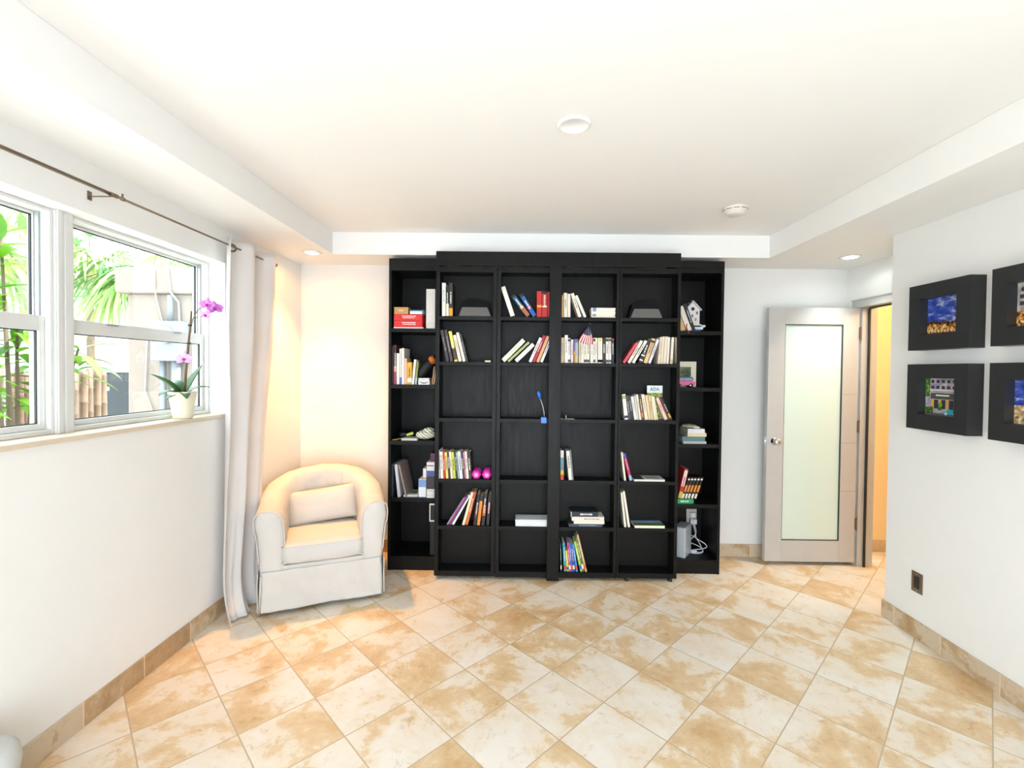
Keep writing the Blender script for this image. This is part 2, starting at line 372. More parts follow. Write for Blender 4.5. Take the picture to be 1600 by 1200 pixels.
q = BM(); box(q, -LW - 0.0025, -LW, 0.008, LT - 0.008, 0.96, 1.03); box(q, -LW - 0.011, -LW - 0.0025, 0.014, LT - 0.014, 0.985, 1.005, 0.002); new_obj('latch_plate', q, CHROME, leaf)
for hz in (1.86, 1.12, 0.34):
    q = BM(); tube(q, [(0.006, -0.006, hz - 0.05), (0.006, -0.006, hz + 0.05)], 0.0065, 10)
    box(q, -0.004, 0.012, -0.0025, 0.0, hz - 0.045, hz + 0.045)
    new_obj('hinge', q, BRONZE, leaf)
q = BM()
for zz in (1.37, 0.985, 0.60): box(q, gx1 + 0.004, -0.004, -0.0006, 0.0, zz, zz + 0.002)
new_obj('seam_line', q, simple('seam_taupe', (0.5, 0.44, 0.40), 0.5), leaf)  # thin brownish lines across the hinge stile

# ------------------------------------------------------------------ recessed lights, ceiling cover, smoke detector
def downlight(x, y, label, col, strength, power, scol, size, blend):
    r = empty('recessed_light', (x, y, ZS)); tag(r, label, 'ceiling light', 'recessed soffit lights')
    q = BM(); lathe(q, [(0.048, -0.0005), (0.070, -0.0005), (0.073, -0.003), (0.069, -0.006), (0.052, -0.008), (0.048, -0.004)], 40); new_obj('trim_ring', q, WHITE, r, True)
    q = BM(); lathe(q, [(0.0001, -0.003), (0.046, -0.003), (0.0475, -0.006), (0.03, -0.009), (0.0001, -0.010)], 32); new_obj('lamp_lens', q, emitter('lens_%s' % col, col, strength), r, True)
    s = spot('spot_lamp', (0, 0, -0.02), scol, power, size, blend, 0.03); s.parent = r
    s = spot('spot_glow', (0, 0, -0.02), scol, power * 0.036, 168, 0.4, 0.03); s.parent = r
downlight(-1.578, 3.462, 'lit recessed light in the left soffit, above the armchair', 'fff0d8', 6, 80, (1.0, 0.50, 0.14), 86, 1.0)
downlight(2.41, 3.454, 'lit recessed light in the right soffit, near the door', 'f4ffff', 8, 26, (0.92, 1.0, 0.97), 96, 1.0)
# hall lamp (out of view beyond the door)
r = empty('hall_light', (3.6, 3.0, ZS + 0.1)); tag(r, 'warm ceiling lamp in the hall beyond the door', 'ceiling light')
q = BM(); lathe(q, [(0.0001, -0.045), (0.08, -0.04), (0.12, -0.02), (0.13, -0.001)], 32); new_obj('diffuser', q, emitter('hall_lens', 'ffdca0', 4), r, True)
pl = bpy.data.lights.new('hall_bulb', 'POINT'); pl.energy = 20; pl.color = (1.0, 0.66, 0.32); pl.shadow_soft_size = 0.1
po = bpy.data.objects.new('hall_bulb', pl); COL.objects.link(po); po.parent = r; po.location = (0, 0, -0.16)

q = BM(); lathe(q, [(0.0001, -0.004), (0.05, -0.004), (0.054, -0.007), (0.062, -0.010), (0.070, -0.006), (0.071, -0.0005)], 48)
o = new_obj('ceiling_cover_plate', q, simple('cover_white', (0.975, 0.975, 0.975), 0.35, var=0.0), None, True, (0.206, 1.966, ZC)); tag(o, 'round white blank cover plate on the middle of the ceiling', 'cover plate')
r = empty('smoke_detector', (1.325, 2.94, ZC)); tag(r, 'round white smoke detector on the ceiling near the right soffit', 'smoke detector')
q = BM(); lathe(q, [(0.0001, -0.046), (0.045, -0.045), (0.052, -0.040), (0.054, -0.034), (0.066, -0.030), (0.071, -0.022), (0.071, -0.010), (0.076, -0.008), (0.076, -0.0005)], 48); new_obj('housing', q, simple('detector_plastic', (0.90, 0.88, 0.85), 0.4), r, True)
q = BM()
for k in range(10):
    a = 2 * PI * k / 10
    for da in (-0.20, -0.1, 0.0, 0.1, 0.2):
        x_, y_ = 0.0712 * math.cos(a + da), 0.0712 * math.sin(a + da)
        rb = bmesh.ops.create_cube(q, size=1); M = Matrix.Translation((x_, y_, -0.0175)) @ Matrix.Rotation(a + da, 4, 'Z') @ Matrix.Diagonal((0.0015, 0.0074, 0.003, 1)); bmesh.ops.transform(q, matrix=M, verts=rb['verts'])
new_obj('vent_slots', q, GASK, r)

# ------------------------------------------------------------------ outlet on the right wall
r = empty('wall_outlet', (XR, 2.697, 0.325)); tag(r, 'bronze outlet plate with a black socket, low on the right wall', 'outlet')
q = BM(); box(q, -0.006, -0.0005, -0.037, 0.037, -0.059, 0.059, 0.003); new_obj('cover_plate', q, BRONZE, r)
q = BM(); box(q, -0.009, -0.006, -0.017, 0.017, -0.034, 0.034, 0.0015); so = new_obj('socket', q, simple('socket_black', (0.09, 0.08, 0.08), 0.4), r)
for zz in (-0.018, 0.018):
    for yy in (-0.006, 0.006): q = BM(); box(q, -0.0094, -0.009, yy - 0.001, yy + 0.001, zz - 0.004, zz + 0.004); new_obj('slot', q, simple('slot_grey', (0.3, 0.3, 0.3), 0.5), so)
for zz in (-0.048, 0.048): q = BM(); lathe(q, [(0.0001, -0.0075), (0.003, -0.007), (0.0035, -0.006)], 12, 'x', (0, 0, zz)); new_obj('screw', q, CHROME, r)

# books: measured in metres, one tuple per book (x, shelf z, y, height, thickness, lean, depth, colour, bands, title colour, look)
BOOKS = [
 ('S', 'b1s1', 'first tall bay', 'top', 1.925, 3.385),
 ('B', -0.577, 1.925, 3.385, 0.2417, 0.0271, -0.0076, 0.14, 'f1ece0', [], '7f9a72', 'white book with a pale green spine title'),
 ('B', -0.5509, 1.925, 3.385, 0.2188, 0.0187, -0.0077, 0.14, '17161a', [(0, 0.42, 'e9dcc0')], 'e9dcc0', 'black and cream book'),
 ('B', -0.5262, 1.925, 3.385, 0.2422, 0.0271, -0.0079, 0.14, '2b2622', [(0, 0.25, 'd79a2e')], 'f1ece0', 'dark book with a golden yellow base'),
 ('S', 'b1s2', 'first tall bay', 'second', 1.594, 3.385),
 ('B', -0.546, 1.594, 3.385, 0.2333, 0.0215, -0.1991, 0.14, '3b3338', [], '8f8c86', 'charcoal paperback with white lettering'),
 ('B', -0.5166, 1.594, 3.385, 0.2338, 0.0215, -0.2048, 0.14, '41323a', [], '8f8c86', 'plum grey paperback with white lettering'),
 ('B', -0.4848, 1.594, 3.385, 0.2248, 0.0233, -0.2087, 0.14, '4a3526', [(0.45, 1, 'e6cf5a'), (0, 0.06, 'e6cf5a')], 'e9dcc0', 'yellow topped brown paperback'),
 ('B', -0.4549, 1.594, 3.385, 0.1972, 0.0224, -0.2229, 0.13, 'ead9c2', [], 'b9a58c', 'cream pink paperback'),
 ('B', -0.4259, 1.594, 3.385, 0.2173, 0.0187, -0.2381, 0.14, 'f1ece0', [], '', 'slim white paperback'),
 ('B', -0.4058, 1.594, 3.385, 0.2035, 0.0159, -0.2446, 0.134, '3a352c', [], '8f8c86', 'dark olive paperback'),
 ('S', 'b1s4', 'first tall bay', 'fourth', 0.737, 3.385),
 ('B', -0.6009, 0.737, 3.385, 0.2109, 0.0084, -0.0074, 0.139, 'd8d4cc', [], '2a2a2a', 'thin grey white book'),
 ('B', -0.5819, 0.737, 3.385, 0.1971, 0.0182, -0.0361, 0.13, 'f1ece0', [], '2a2a2a', 'white book with a red mark'),
 ('B', -0.5633, 0.737, 3.385, 0.1973, 0.0149, -0.0457, 0.13, 'c23a20', [], 'e8e0d0', 'red book'),
 ('B', -0.5434, 0.737, 3.385, 0.193, 0.0163, -0.0661, 0.127, 'ecd070', [], '2a2a2a', 'pale yellow book'),
 ('B', -0.5255, 0.737, 3.385, 0.1934, 0.0154, -0.0758, 0.128, '2c201a', [], 'e8e0d0', 'dark brown book with white capitals'),
 ('B', -0.5084, 0.737, 3.385, 0.1984, 0.0149, -0.0836, 0.131, 'e9dcc0', [], '2a2a2a', 'cream book'),
 ('B', -0.4894, 0.737, 3.385, 0.194, 0.0191, -0.0903, 0.128, 'c6c840', [], '2a2a2a', 'yellow green book'),
 ('B', -0.4715, 0.737, 3.385, 0.1943, 0.0126, -0.0951, 0.128, '1c1b20', [], 'e8e0d0', 'black book'),
 ('B', -0.4579, 0.737, 3.385, 0.1944, 0.0135, -0.0951, 0.128, '8fa8a4', [], '2a2a2a', 'greyish teal book'),
 ('B', -0.4392, 0.737, 3.385, 0.1994, 0.0201, -0.0977, 0.132, 'e9ebee', [], '2a2a2a', 'bluish white book'),
 ('B', -0.4204, 0.737, 3.385, 0.1949, 0.0163, -0.0951, 0.129, '4b2c3c', [], 'e8e0d0', 'dark plum book'),
 ('B', -0.4063, 0.737, 3.385, 0.195, 0.0126, -0.0903, 0.129, 'c98a94', [], '2a2a2a', 'dusty pink book'),
 ('B', -0.392, 0.737, 3.385, 0.1998, 0.014, -0.0884, 0.132, 'f1ece0', [], '2a2a2a', 'white book with a dark logo'),
 ('B', -0.3732, 0.737, 3.385, 0.1951, 0.0233, -0.0759, 0.129, '33241a', [], 'e8e0d0', 'dark brown wooden toned book'),
 ('S', 'b1s5', 'first tall bay', 'fifth', 0.395, 3.385),
 ('B', -0.5409, 0.395, 3.385, 0.2388, 0.0103, 0.5614, 0.14, '8d8690', [], '', 'thin grey violet book'),
 ('B', -0.5282, 0.395, 3.385, 0.2419, 0.0103, 0.5439, 0.14, 'a8205e', [], '', 'magenta book'),
 ('B', -0.5156, 0.395, 3.385, 0.2461, 0.0103, 0.5335, 0.14, '3c3a98', [], '', 'violet blue book'),
 ('B', -0.4991, 0.395, 3.385, 0.2479, 0.0159, 0.507, 0.14, 'efe8cc', [], '', 'cream book'),
 ('B', -0.4234, 0.395, 3.385, 0.2493, 0.0168, 0.2662, 0.14, 'efe0be', [], '', 'ivory book'),
 ('B', -0.4008, 0.395, 3.385, 0.2534, 0.0233, 0.2501, 0.14, 'b8482a', [(0.0, 0.5, 'c96a34')], 'e8c8a0', 'rust red book with pale lettering'),
 ('B', -0.3388, 0.395, 3.385, 0.2334, 0.0196, 0.1203, 0.14, '241f26', [(0.25, 0.7, '5c3644')], 'f1ece0', 'black book with a plum band'),
 ('B', -0.3115, 0.395, 3.385, 0.219, 0.0215, 0.1049, 0.14, 'e08a2c', [(0.82, 1, '17161a')], '', 'orange book with a black top'),
 ('B', -0.2786, 0.395, 3.385, 0.2378, 0.0233, 0.0818, 0.14, '2a2226', [(0.3, 0.62, 'c85a3c')], 'f1ece0', 'black book with orange and red artwork'),
 ('B', -0.2439, 0.395, 3.385, 0.2286, 0.0205, 0.0688, 0.14, '281f24', [(0.45, 0.72, '6c2e3c')], 'f1ece0', 'black book with a wine red band'),
 ('S', 'b2s1', 'second tall bay', 'top', 1.925, 3.385),
 ('B', -0.0745, 1.925, 3.385, 0.2256, 0.0317, -0.3334, 0.14, 'ece6da', [], '', 'thick off white book'),
 ('B', 0.0391, 1.925, 3.385, 0.1888, 0.0294, -0.662, 0.125, '1f5f80', [(0.0, 0.38, 'a8603c'), (0.38, 0.46, 'e0b040'), (0.9, 1, '17161a')], 'f1ece0', 'teal blue book with white block lettering'),
 ('B', 0.0852, 1.925, 3.385, 0.1896, 0.0294, -0.5783, 0.125, '1d58a8', [(0.36, 0.44, 'd84030'), (0.88, 1, '17161a')], 'f1ece0', 'bright blue book with white block lettering'),
 ('B', 0.1183, 1.925, 3.385, 0.1878, 0.0355, -0.0112, 0.124, 'c01f1c', [(0.38, 0.46, 'e8b030')], '', 'red book with a yellow band'),
 ('B', 0.1574, 1.925, 3.385, 0.1882, 0.0374, -0.0114, 0.124, 'b81f20', [(0.9, 1, '17161a'), (0.38, 0.43, 'f1ece0')], 'f1ece0', 'red book with large white letters'),
 ('B', 0.189, 1.925, 3.385, 0.1839, 0.0205, -0.0116, 0.121, 'a81c1c', [], '', 'darker red book'),
 ('S', 'b2s2', 'second tall bay', 'second', 1.594, 3.385),
 ('B', -0.143, 1.594, 3.385, 0.215, 0.0327, 0.7781, 0.14, 'e6e6d2', [], 'c0c0a8', 'thick ivory book'),
 ('B', -0.1047, 1.594, 3.385, 0.2065, 0.0168, 0.8134, 0.136, 'a8b070', [], '', 'sage green book'),
 ('B', -0.0487, 1.594, 3.385, 0.1771, 0.028, 0.7986, 0.117, 'edeee6', [], '', 'white book with an olive cover'),
 ('B', 0.0548, 1.594, 3.385, 0.1925, 0.0205, 0.4078, 0.127, 'f1ece0', [], 'b04038', 'white book with small red motifs'),
 ('B', 0.0819, 1.594, 3.385, 0.2089, 0.0187, 0.3777, 0.138, 'b0203c', [], 'e8c8c8', 'crimson book with white lettering'),
 ('B', 0.1099, 1.594, 3.385, 0.2042, 0.0215, 0.3772, 0.135, 'eda878', [], '', 'peach book'),
 ('B', 0.1378, 1.594, 3.385, 0.199, 0.0187, 0.3723, 0.131, 'eae6dc', [], '4a5a8a', 'white book with blue lettering'),
 ('S', 'b3s1', 'third tall bay', 'top', 1.925, 3.385),
 ('B', 0.2846, 1.925, 3.385, 0.1616, 0.0182, -0.0121, 0.107, 'd8a868', [], '', 'tan book'),
 ('B', 0.3092, 1.925, 3.385, 0.178, 0.0247, -0.0122, 0.118, 'efe4d2', [], 'a89888', 'taller cream book'),
 ('B', 0.3346, 1.925, 3.385, 0.1713, 0.0215, -0.0123, 0.113, 'ede2d0', [], '', 'plain cream book'),
 ('B', 0.415, 1.925, 3.385, 0.1813, 0.0224, -0.3305, 0.12, 'efe6d4', [], '807868', 'cream book with a dark emblem'),
 ('B', 0.4531, 1.925, 3.385, 0.1698, 0.0187, -0.4119, 0.112, 'efe8d8', [], '', 'slim ivory book'),
 ('S', 'b3s2', 'third tall bay', 'second', 1.594, 3.385),
 ('B', 0.2921, 1.594, 3.385, 0.1839, 0.0233, -0.0121, 0.121, 'e0c49a', [], '9a9488', 'tan paperback'),
 ('B', 0.3189, 1.594, 3.385, 0.2018, 0.0238, -0.0122, 0.133, 'f0ece2', [], '9a9488', 'tallest white book'),
 ('B', 0.3403, 1.594, 3.385, 0.1797, 0.0173, -0.0123, 0.119, 'e8e4de', [(0.86, 0.97, '3a342c'), (0.04, 0.14, '4a4648')], '6a645c', 'white book with black squares'),
 ('B', 0.361, 1.594, 3.385, 0.1697, 0.014, -0.0124, 0.112, 'ece0dc', [], 'b02a2a', 'white book with red lettering'),
 ('B', 0.3785, 1.594, 3.385, 0.1731, 0.0117, -0.0125, 0.114, 'b89050', [(0, 0.35, 'a8783c'), (0.5, 1, '6a5c98')], '', 'gold and violet book'),
 ('B', 0.395, 1.594, 3.385, 0.1733, 0.0205, -0.0126, 0.114, 'a8a8b8', [(0, 0.3, 'c8b090'), (0.86, 1, '5868a0')], '', 'silver blue illustrated book'),
 ('B', 0.4176, 1.594, 3.385, 0.1735, 0.0135, -0.0127, 0.115, 'd8cc98', [], '9a9488', 'pale olive book'),
 ('B', 0.4369, 1.594, 3.385, 0.1737, 0.0187, -0.0128, 0.115, 'efe6dc', [], '9a9488', 'white novel with grey text'),
 ('B', 0.4579, 1.594, 3.385, 0.1786, 0.0196, -0.0129, 0.118, 'eadfcc', [(0.86, 0.97, '3a342c'), (0.04, 0.14, '4a4648')], '6a645c', 'cream novel with a dark block'),
 ('B', 0.4786, 1.594, 3.385, 0.1788, 0.0201, -0.013, 0.118, 'ebe0cc', [(0.86, 0.97, '3a342c'), (0.04, 0.14, '4a4648')], '6a645c', 'cream novel with a black block'),
 ('B', 0.5042, 1.594, 3.385, 0.1814, 0.0191, -0.0132, 0.12, 'eee4d4', [], '9a9488', 'ivory novel'),
 ('B', 0.523, 1.594, 3.385, 0.1839, 0.0149, -0.0133, 0.121, 'ede4d6', [(0.86, 0.97, '3a342c'), (0.04, 0.14, '4a4648')], '6a645c', 'cream volume with a dark top'),
 ('B', 0.5384, 1.594, 3.385, 0.184, 0.0131, -0.0134, 0.121, 'e9e0d2', [], '9a9488', 'cream volume, slimmer'),
 ('B', 0.5575, 1.594, 3.385, 0.1842, 0.014, -0.0135, 0.122, 'ead890', [(0.0, 0.86, 'ebe2d2'), (0.04, 0.14, '7a7a90')], '', 'cream volume with a yellow top'),
 ('B', 0.5735, 1.594, 3.385, 0.1844, 0.0154, -0.0135, 0.122, 'e8d68c', [(0.0, 0.86, 'ebe2d2'), (0.04, 0.14, '7a7a90')], '', 'cream volume with a yellow and brown top'),
 ('B', 0.594, 1.594, 3.385, 0.1822, 0.021, -0.0136, 0.12, '2a2420', [], 'f1ece0', 'black book with white title'),
 ('B', 0.617, 1.594, 3.385, 0.1848, 0.0187, -0.0138, 0.122, 'efe6dc', [(0.86, 0.97, '3a342c'), (0.04, 0.14, '4a4648')], '6a645c', 'white volume with a black top label'),
 ('B', 0.6373, 1.594, 3.385, 0.185, 0.0163, -0.0139, 0.122, 'eee6de', [(0.86, 0.97, '3a342c'), (0.04, 0.14, '4a4648')], '6a645c', 'slim white volume with a black label'),
 ('B', 0.6575, 1.594, 3.385, 0.1806, 0.0187, -0.014, 0.119, '1b1b20', [(0.93, 1, 'c03028')], 'f1ece0', 'black book with a red dot'),
 ('S', 'b3s4', 'third tall bay', 'fourth', 0.737, 3.385),
 ('B', 0.2992, 0.737, 3.385, 0.2166, 0.0243, -0.0121, 0.14, '58a8b8', [(0, 0.18, 'd8522c'), (0.18, 0.32, 'e8b82c'), (0.75, 1, 'ece0dc')], 'c84040', 'teal book with yellow and orange base'),
 ('B', 0.3609, 0.737, 3.385, 0.2136, 0.0233, -0.1066, 0.14, 'ece4da', [], '3a3430', 'white paperback with black lettering'),
 ('B', 0.3787, 0.737, 3.385, 0.2231, 0.0075, -0.0985, 0.14, '8c8a84', [], '', 'very thin grey booklet'),
 ('S', 'b3s6', 'third tall bay', 'bottom', 0.062, 3.385),
 ('B', 0.3007, 0.062, 3.385, 0.2045, 0.0093, -0.0396, 0.135, '2c4a3c', [(0.08, 0.22, 'e8e0c8')], 'f1ece0', "thin dark green children's book"),
 ('B', 0.3308, 0.062, 3.385, 0.2146, 0.0187, -0.069, 0.14, '2aa0b8', [(0.08, 0.22, 'c84830')], 'f1ece0', "turquoise children's book"),
 ('B', 0.3505, 0.062, 3.385, 0.1536, 0.0149, -0.0918, 0.101, 'e8d028', [(0.08, 0.22, '3a60b0')], 'f1ece0', "yellow children's book"),
 ('B', 0.3655, 0.062, 3.385, 0.2154, 0.0121, -0.0908, 0.14, 'd03878', [(0.08, 0.22, 'f0e8e0')], 'f1ece0', "pink children's book"),
 ('B', 0.3796, 0.062, 3.385, 0.2156, 0.0121, -0.0952, 0.14, '2c6ac8', [(0.08, 0.22, 'd86830')], 'f1ece0', "blue children's book"),
 ('B', 0.3956, 0.062, 3.385, 0.2113, 0.014, -0.1059, 0.139, '3458b0', [(0.08, 0.22, 'e8e0c8')], 'f1ece0', "deep blue children's book"),
 ('B', 0.4162, 0.062, 3.385, 0.2032, 0.014, -0.1515, 0.134, '3c80d8', [(0.08, 0.22, 'c84830')], 'f1ece0', "sky blue children's book"),
 ('B', 0.4491, 0.062, 3.385, 0.2257, 0.0168, -0.2263, 0.14, 'a8c838', [(0.08, 0.22, '3a60b0')], 'f1ece0', "lime green children's book"),
 ('B', 0.466, 0.062, 3.385, 0.2503, 0.0131, -0.2318, 0.14, '5a7c38', [(0.08, 0.22, 'f0e8e0')], 'f1ece0', "leafy green children's book"),
 ('B', 0.4838, 0.062, 3.385, 0.2803, 0.0149, -0.2424, 0.14, 'c89c6c', [(0.08, 0.22, 'd86830')], 'f1ece0', 'tan picture book'),
 ('S', 'b4s2', 'fourth tall bay', 'second', 1.594, 3.385),
 ('B', 0.7366, 1.594, 3.385, 0.1735, 0.0187, 0.5797, 0.114, 'd8505c', [], '', 'coral red book'),
 ('B', 0.7733, 1.594, 3.385, 0.187, 0.0196, 0.5255, 0.123, 'ece2d0', [], '6a6258', 'cream book with small dark print'),
 ('B', 0.805, 1.594, 3.385, 0.1868, 0.0196, 0.5202, 0.123, 'ebe4d4', [], '6a6258', 'ivory book with small dark print'),
 ('B', 0.8547, 1.594, 3.385, 0.1821, 0.028, 0.3775, 0.12, '26221e', [(0.1, 0.16, 'f1ece0'), (0.3, 0.36, 'f1ece0')], 'f1ece0', 'black book with white marks'),
 ('B', 0.8928, 1.594, 3.385, 0.1888, 0.0261, 0.3258, 0.125, 'dcbc88', [(0.84, 0.92, '17161a')], '8a5a30', 'tan book with a black square'),
 ('B', 0.9235, 1.594, 3.385, 0.185, 0.0187, 0.3382, 0.122, 'e6e0e2', [], '8a8488', 'white book with grey lettering'),
 ('B', 0.9937, 1.594, 3.385, 0.1939, 0.0159, 0.073, 0.128, 'e2d2bc', [], 'a89880', 'beige paperback with rubbed spine'),
 ('B', 1.0127, 1.594, 3.385, 0.1986, 0.0168, 0.0637, 0.131, 'ddccb2', [], '', 'sand coloured paperback'),
 ('B', 1.0331, 1.594, 3.385, 0.1988, 0.0205, 0.0635, 0.131, 'e0d2be', [], '', 'pale sand paperback'),
 ('B', 1.0545, 1.594, 3.385, 0.1941, 0.0149, 0.0462, 0.128, 'e8dcd0', [], '', 'pale pinkish paperback'),
 ('B', 1.0833, 1.594, 3.385, 0.1944, 0.0177, 0.0483, 0.128, 'e4dac6', [(0.05, 0.16, 'c8b898')], '', 'ivory paperback with a bottom label'),
 ('B', 1.1214, 1.594, 3.385, 0.1946, 0.0084, -0.0426, 0.128, 'b8b098', [], '', 'thin olive grey booklet'),
 ('S', 'b4s3', 'fourth tall bay', 'third', 1.184, 3.385),
 ('B', 0.763, 1.184, 3.385, 0.1855, 0.0261, -0.1302, 0.122, 'ece4da', [(0.82, 0.95, 'a8a860'), (0.06, 0.16, '3a2c48')], '', 'thick white paperback with a green sticker'),
 ('B', 0.7872, 1.184, 3.385, 0.1741, 0.0159, -0.1326, 0.115, '44444a', [], 'c8c8c8', 'dark grey paperback'),
 ('B', 0.8059, 1.184, 3.385, 0.1744, 0.0168, -0.1378, 0.115, '303034', [], 'b8b8b8', 'charcoal paperback'),
 ('B', 0.8301, 1.184, 3.385, 0.1707, 0.0187, -0.1681, 0.113, 'e8e4dc', [], 'a0a098', 'off white paperback'),
 ('B', 0.8469, 1.184, 3.385, 0.1751, 0.0121, -0.1482, 0.116, 'cfc8be', [], '', 'greyish paperback'),
 ('B', 0.8655, 1.184, 3.385, 0.1849, 0.0149, -0.1564, 0.122, 'ecdfd0', [], 'b09888', 'cream paperback'),
 ('B', 0.8837, 1.184, 3.385, 0.1755, 0.0168, -0.1507, 0.116, '5a3c20', [(0.1, 0.3, 'c8742c')], 'e9dcc0', 'brown paperback with an orange base'),
 ('B', 0.9093, 1.184, 3.385, 0.1855, 0.0233, -0.1612, 0.122, 'e8d8c0', [], '988878', 'thick cream paperback'),
 ('B', 0.9335, 1.184, 3.385, 0.1809, 0.0187, -0.1547, 0.119, 'dcc49c', [], '', 'tan paperback'),
 ('B', 0.9549, 1.184, 3.385, 0.181, 0.0187, -0.1495, 0.119, 'd8bc8c', [], '7a6238', 'speckled tan paperback'),
 ('B', 0.9726, 1.184, 3.385, 0.1765, 0.0121, -0.1504, 0.116, 'e8e2c8', [], '', 'pale ivory paperback'),
 ('B', 0.988, 1.184, 3.385, 0.1723, 0.0112, -0.1647, 0.114, 'e4dcb8', [], '', 'slim pale yellow paperback'),
 ('B', 1.0536, 1.184, 3.385, 0.1732, 0.0215, -0.4131, 0.114, 'e6c8b8', [], 'c05848', 'pinkish white paperback'),
 ('B', 1.0722, 1.184, 3.385, 0.1762, 0.0121, -0.4173, 0.116, '6a2820', [], '', 'thin dark red paperback'),
 ('B', 1.0899, 1.184, 3.385, 0.1729, 0.014, -0.4374, 0.114, '24242c', [(0.1, 0.3, 'b8a030')], 'f1ece0', 'black paperback with a white title'),
 ('S', 'b4s4', 'fourth tall bay', 'fourth', 0.737, 3.385),
 ('B', 0.7601, 0.737, 3.385, 0.2095, 0.014, -0.135, 0.138, 'e4dcc4', [], '', 'cream book'),
 ('B', 0.8022, 0.737, 3.385, 0.2007, 0.0196, -0.2636, 0.132, 'b82c5c', [(0, 0.2, '7cb0d8'), (0.86, 1, '4a5cb0')], 'e8a0b8', 'magenta book with blue ends'),
 ('S', 'b4s5', 'fourth tall bay', 'fifth', 0.395, 3.385),
 ('B', 0.7669, 0.395, 3.385, 0.256, 0.0149, -0.126, 0.14, 'e8deca', [], '', 'off white book'),
 ('B', 0.7941, 0.395, 3.385, 0.2672, 0.0159, -0.1656, 0.14, 'ece2d0', [], '', 'cream book'),
 ('S', 'l2', 'left side bookcase', 'second', 1.42, 3.54),
 ('B', -0.9924, 1.4196, 3.54, 0.2958, 0.0181, -0.0057, 0.195, '3a1c1c', [], '', 'dark maroon book'),
 ('B', -0.9719, 1.4196, 3.54, 0.3009, 0.0181, -0.0058, 0.199, '4a1c24', [(0, 0.32, 'b03858'), (0.32, 0.46, 'e8a888')], 'f1ece0', 'wine red book with a white title'),
 ('B', -0.9505, 1.4196, 3.54, 0.2376, 0.0205, -0.0059, 0.157, 'f1ece0', [], '', 'white book'),
 ('B', -0.93, 1.4196, 3.54, 0.272, 0.0166, -0.006, 0.18, 'd8d4cc', [(0.0, 0.2, '5a6aa0')], '', 'silver white book'),
 ('B', -0.9113, 1.4196, 3.54, 0.2771, 0.0166, -0.0061, 0.183, 'f1ece0', [], '', 'plain white book'),
 ('B', -0.8908, 1.4196, 3.54, 0.1992, 0.0186, -0.0062, 0.131, 'ecb898', [], '', 'peach book'),
 ('B', -0.8619, 1.4196, 3.54, 0.1702, 0.0352, -0.0063, 0.112, 'e0ac2c', [(0.1, 0.28, 'e8e4dc')], '7a5410', 'thick mustard yellow book'),
 ('B', -0.8364, 1.4196, 3.54, 0.1908, 0.0166, 0.0834, 0.126, 'eeeae8', [], '', 'white book'),
 ('B', -0.8149, 1.4196, 3.54, 0.1714, 0.0146, 0.0792, 0.113, '8a9450', [(0, 0.3, 'a8c0c8')], '', 'olive green book'),
 ('B', -0.6886, 1.4196, 3.54, 0.1389, 0.0088, 0.1129, 0.092, 'b88a60', [], '', 'thin tan booklet'),
 ('B', -0.6758, 1.4196, 3.54, 0.1146, 0.0088, 0.1255, 0.09, 'c89870', [], '', 'thin brown booklet'),
 ('S', 'l4', 'left side bookcase', 'fourth', 0.554, 3.54),
 ('B', -0.9971, 0.5539, 3.54, 0.2499, 0.0342, -0.0056, 0.25, '20262a', [], '', 'large black binder'),
 ('B', -0.9361, 0.5539, 3.54, 0.2517, 0.0225, -0.1056, 0.24, 'c8c8cc', [], '', 'silver white magazine file'),
 ('B', -0.882, 0.5539, 3.54, 0.2519, 0.0117, -0.2224, 0.24, '9a8480', [], '', 'art book with a brown figure cover'),
 ('S', 'r1', 'right side bookcase', 'top', 1.847, 3.54),
 ('B', 1.2201, 1.8465, 3.54, 0.1049, 0.0342, -0.3217, 0.09, 'd8b070', [], '', 'tan book'),
 ('B', 1.2656, 1.8465, 3.54, 0.1951, 0.0371, -0.3692, 0.129, 'e8dfd0', [], '', 'large cream book'),
 ('B', 1.3035, 1.8465, 3.54, 0.2204, 0.0244, -0.3576, 0.145, '1c1a1a', [], 'c8c8c8', 'black book with a white title'),
 ('S', 'r4', 'right side bookcase', 'fourth', 0.554, 3.54),
 ('B', 1.2146, 0.5899, 3.54, 0.2313, 0.0273, 0.2152, 0.153, 'c02c24', [(0, 0.22, 'd8c038'), (0.4, 0.95, 'e8c8c4')], 'c02c24', 'red and white book with a yellow base'),
 ('B', 1.2341, 0.5899, 3.54, 0.1712, 0.0151, 0.32, 0.113, '231c18', [(0.0, 0.22, 'e0dcd4'), (0.3, 0.62, 'd8882c'), (0.86, 0.93, 'e8e4dc')], '', 'black and orange paperback, leftmost of five'),
 ('B', 1.2585, 0.5899, 3.54, 0.1715, 0.0151, 0.3193, 0.113, '231c18', [(0.0, 0.22, 'e0dcd4'), (0.3, 0.62, 'd8882c'), (0.86, 0.93, 'e8e4dc')], '', 'black and orange paperback, second of five'),
 ('B', 1.2819, 0.5899, 3.54, 0.1717, 0.0151, 0.3186, 0.113, '231c18', [(0.0, 0.22, 'e0dcd4'), (0.3, 0.62, 'd8882c'), (0.86, 0.93, 'e8e4dc')], '', 'black and orange paperback, middle of five'),
 ('B', 1.3063, 0.5899, 3.54, 0.172, 0.0151, 0.3179, 0.114, '231c18', [(0.0, 0.22, 'e0dcd4'), (0.3, 0.62, 'd8882c'), (0.86, 0.93, 'e8e4dc')], '', 'black and orange paperback, fourth of five'),
 ('B', 1.3307, 0.5899, 3.54, 0.1723, 0.0151, 0.3172, 0.114, '231c18', [(0.0, 0.22, 'e0dcd4'), (0.3, 0.62, 'd8882c'), (0.86, 0.93, 'e8e4dc')], '', 'black and orange paperback, rightmost of five'),
]

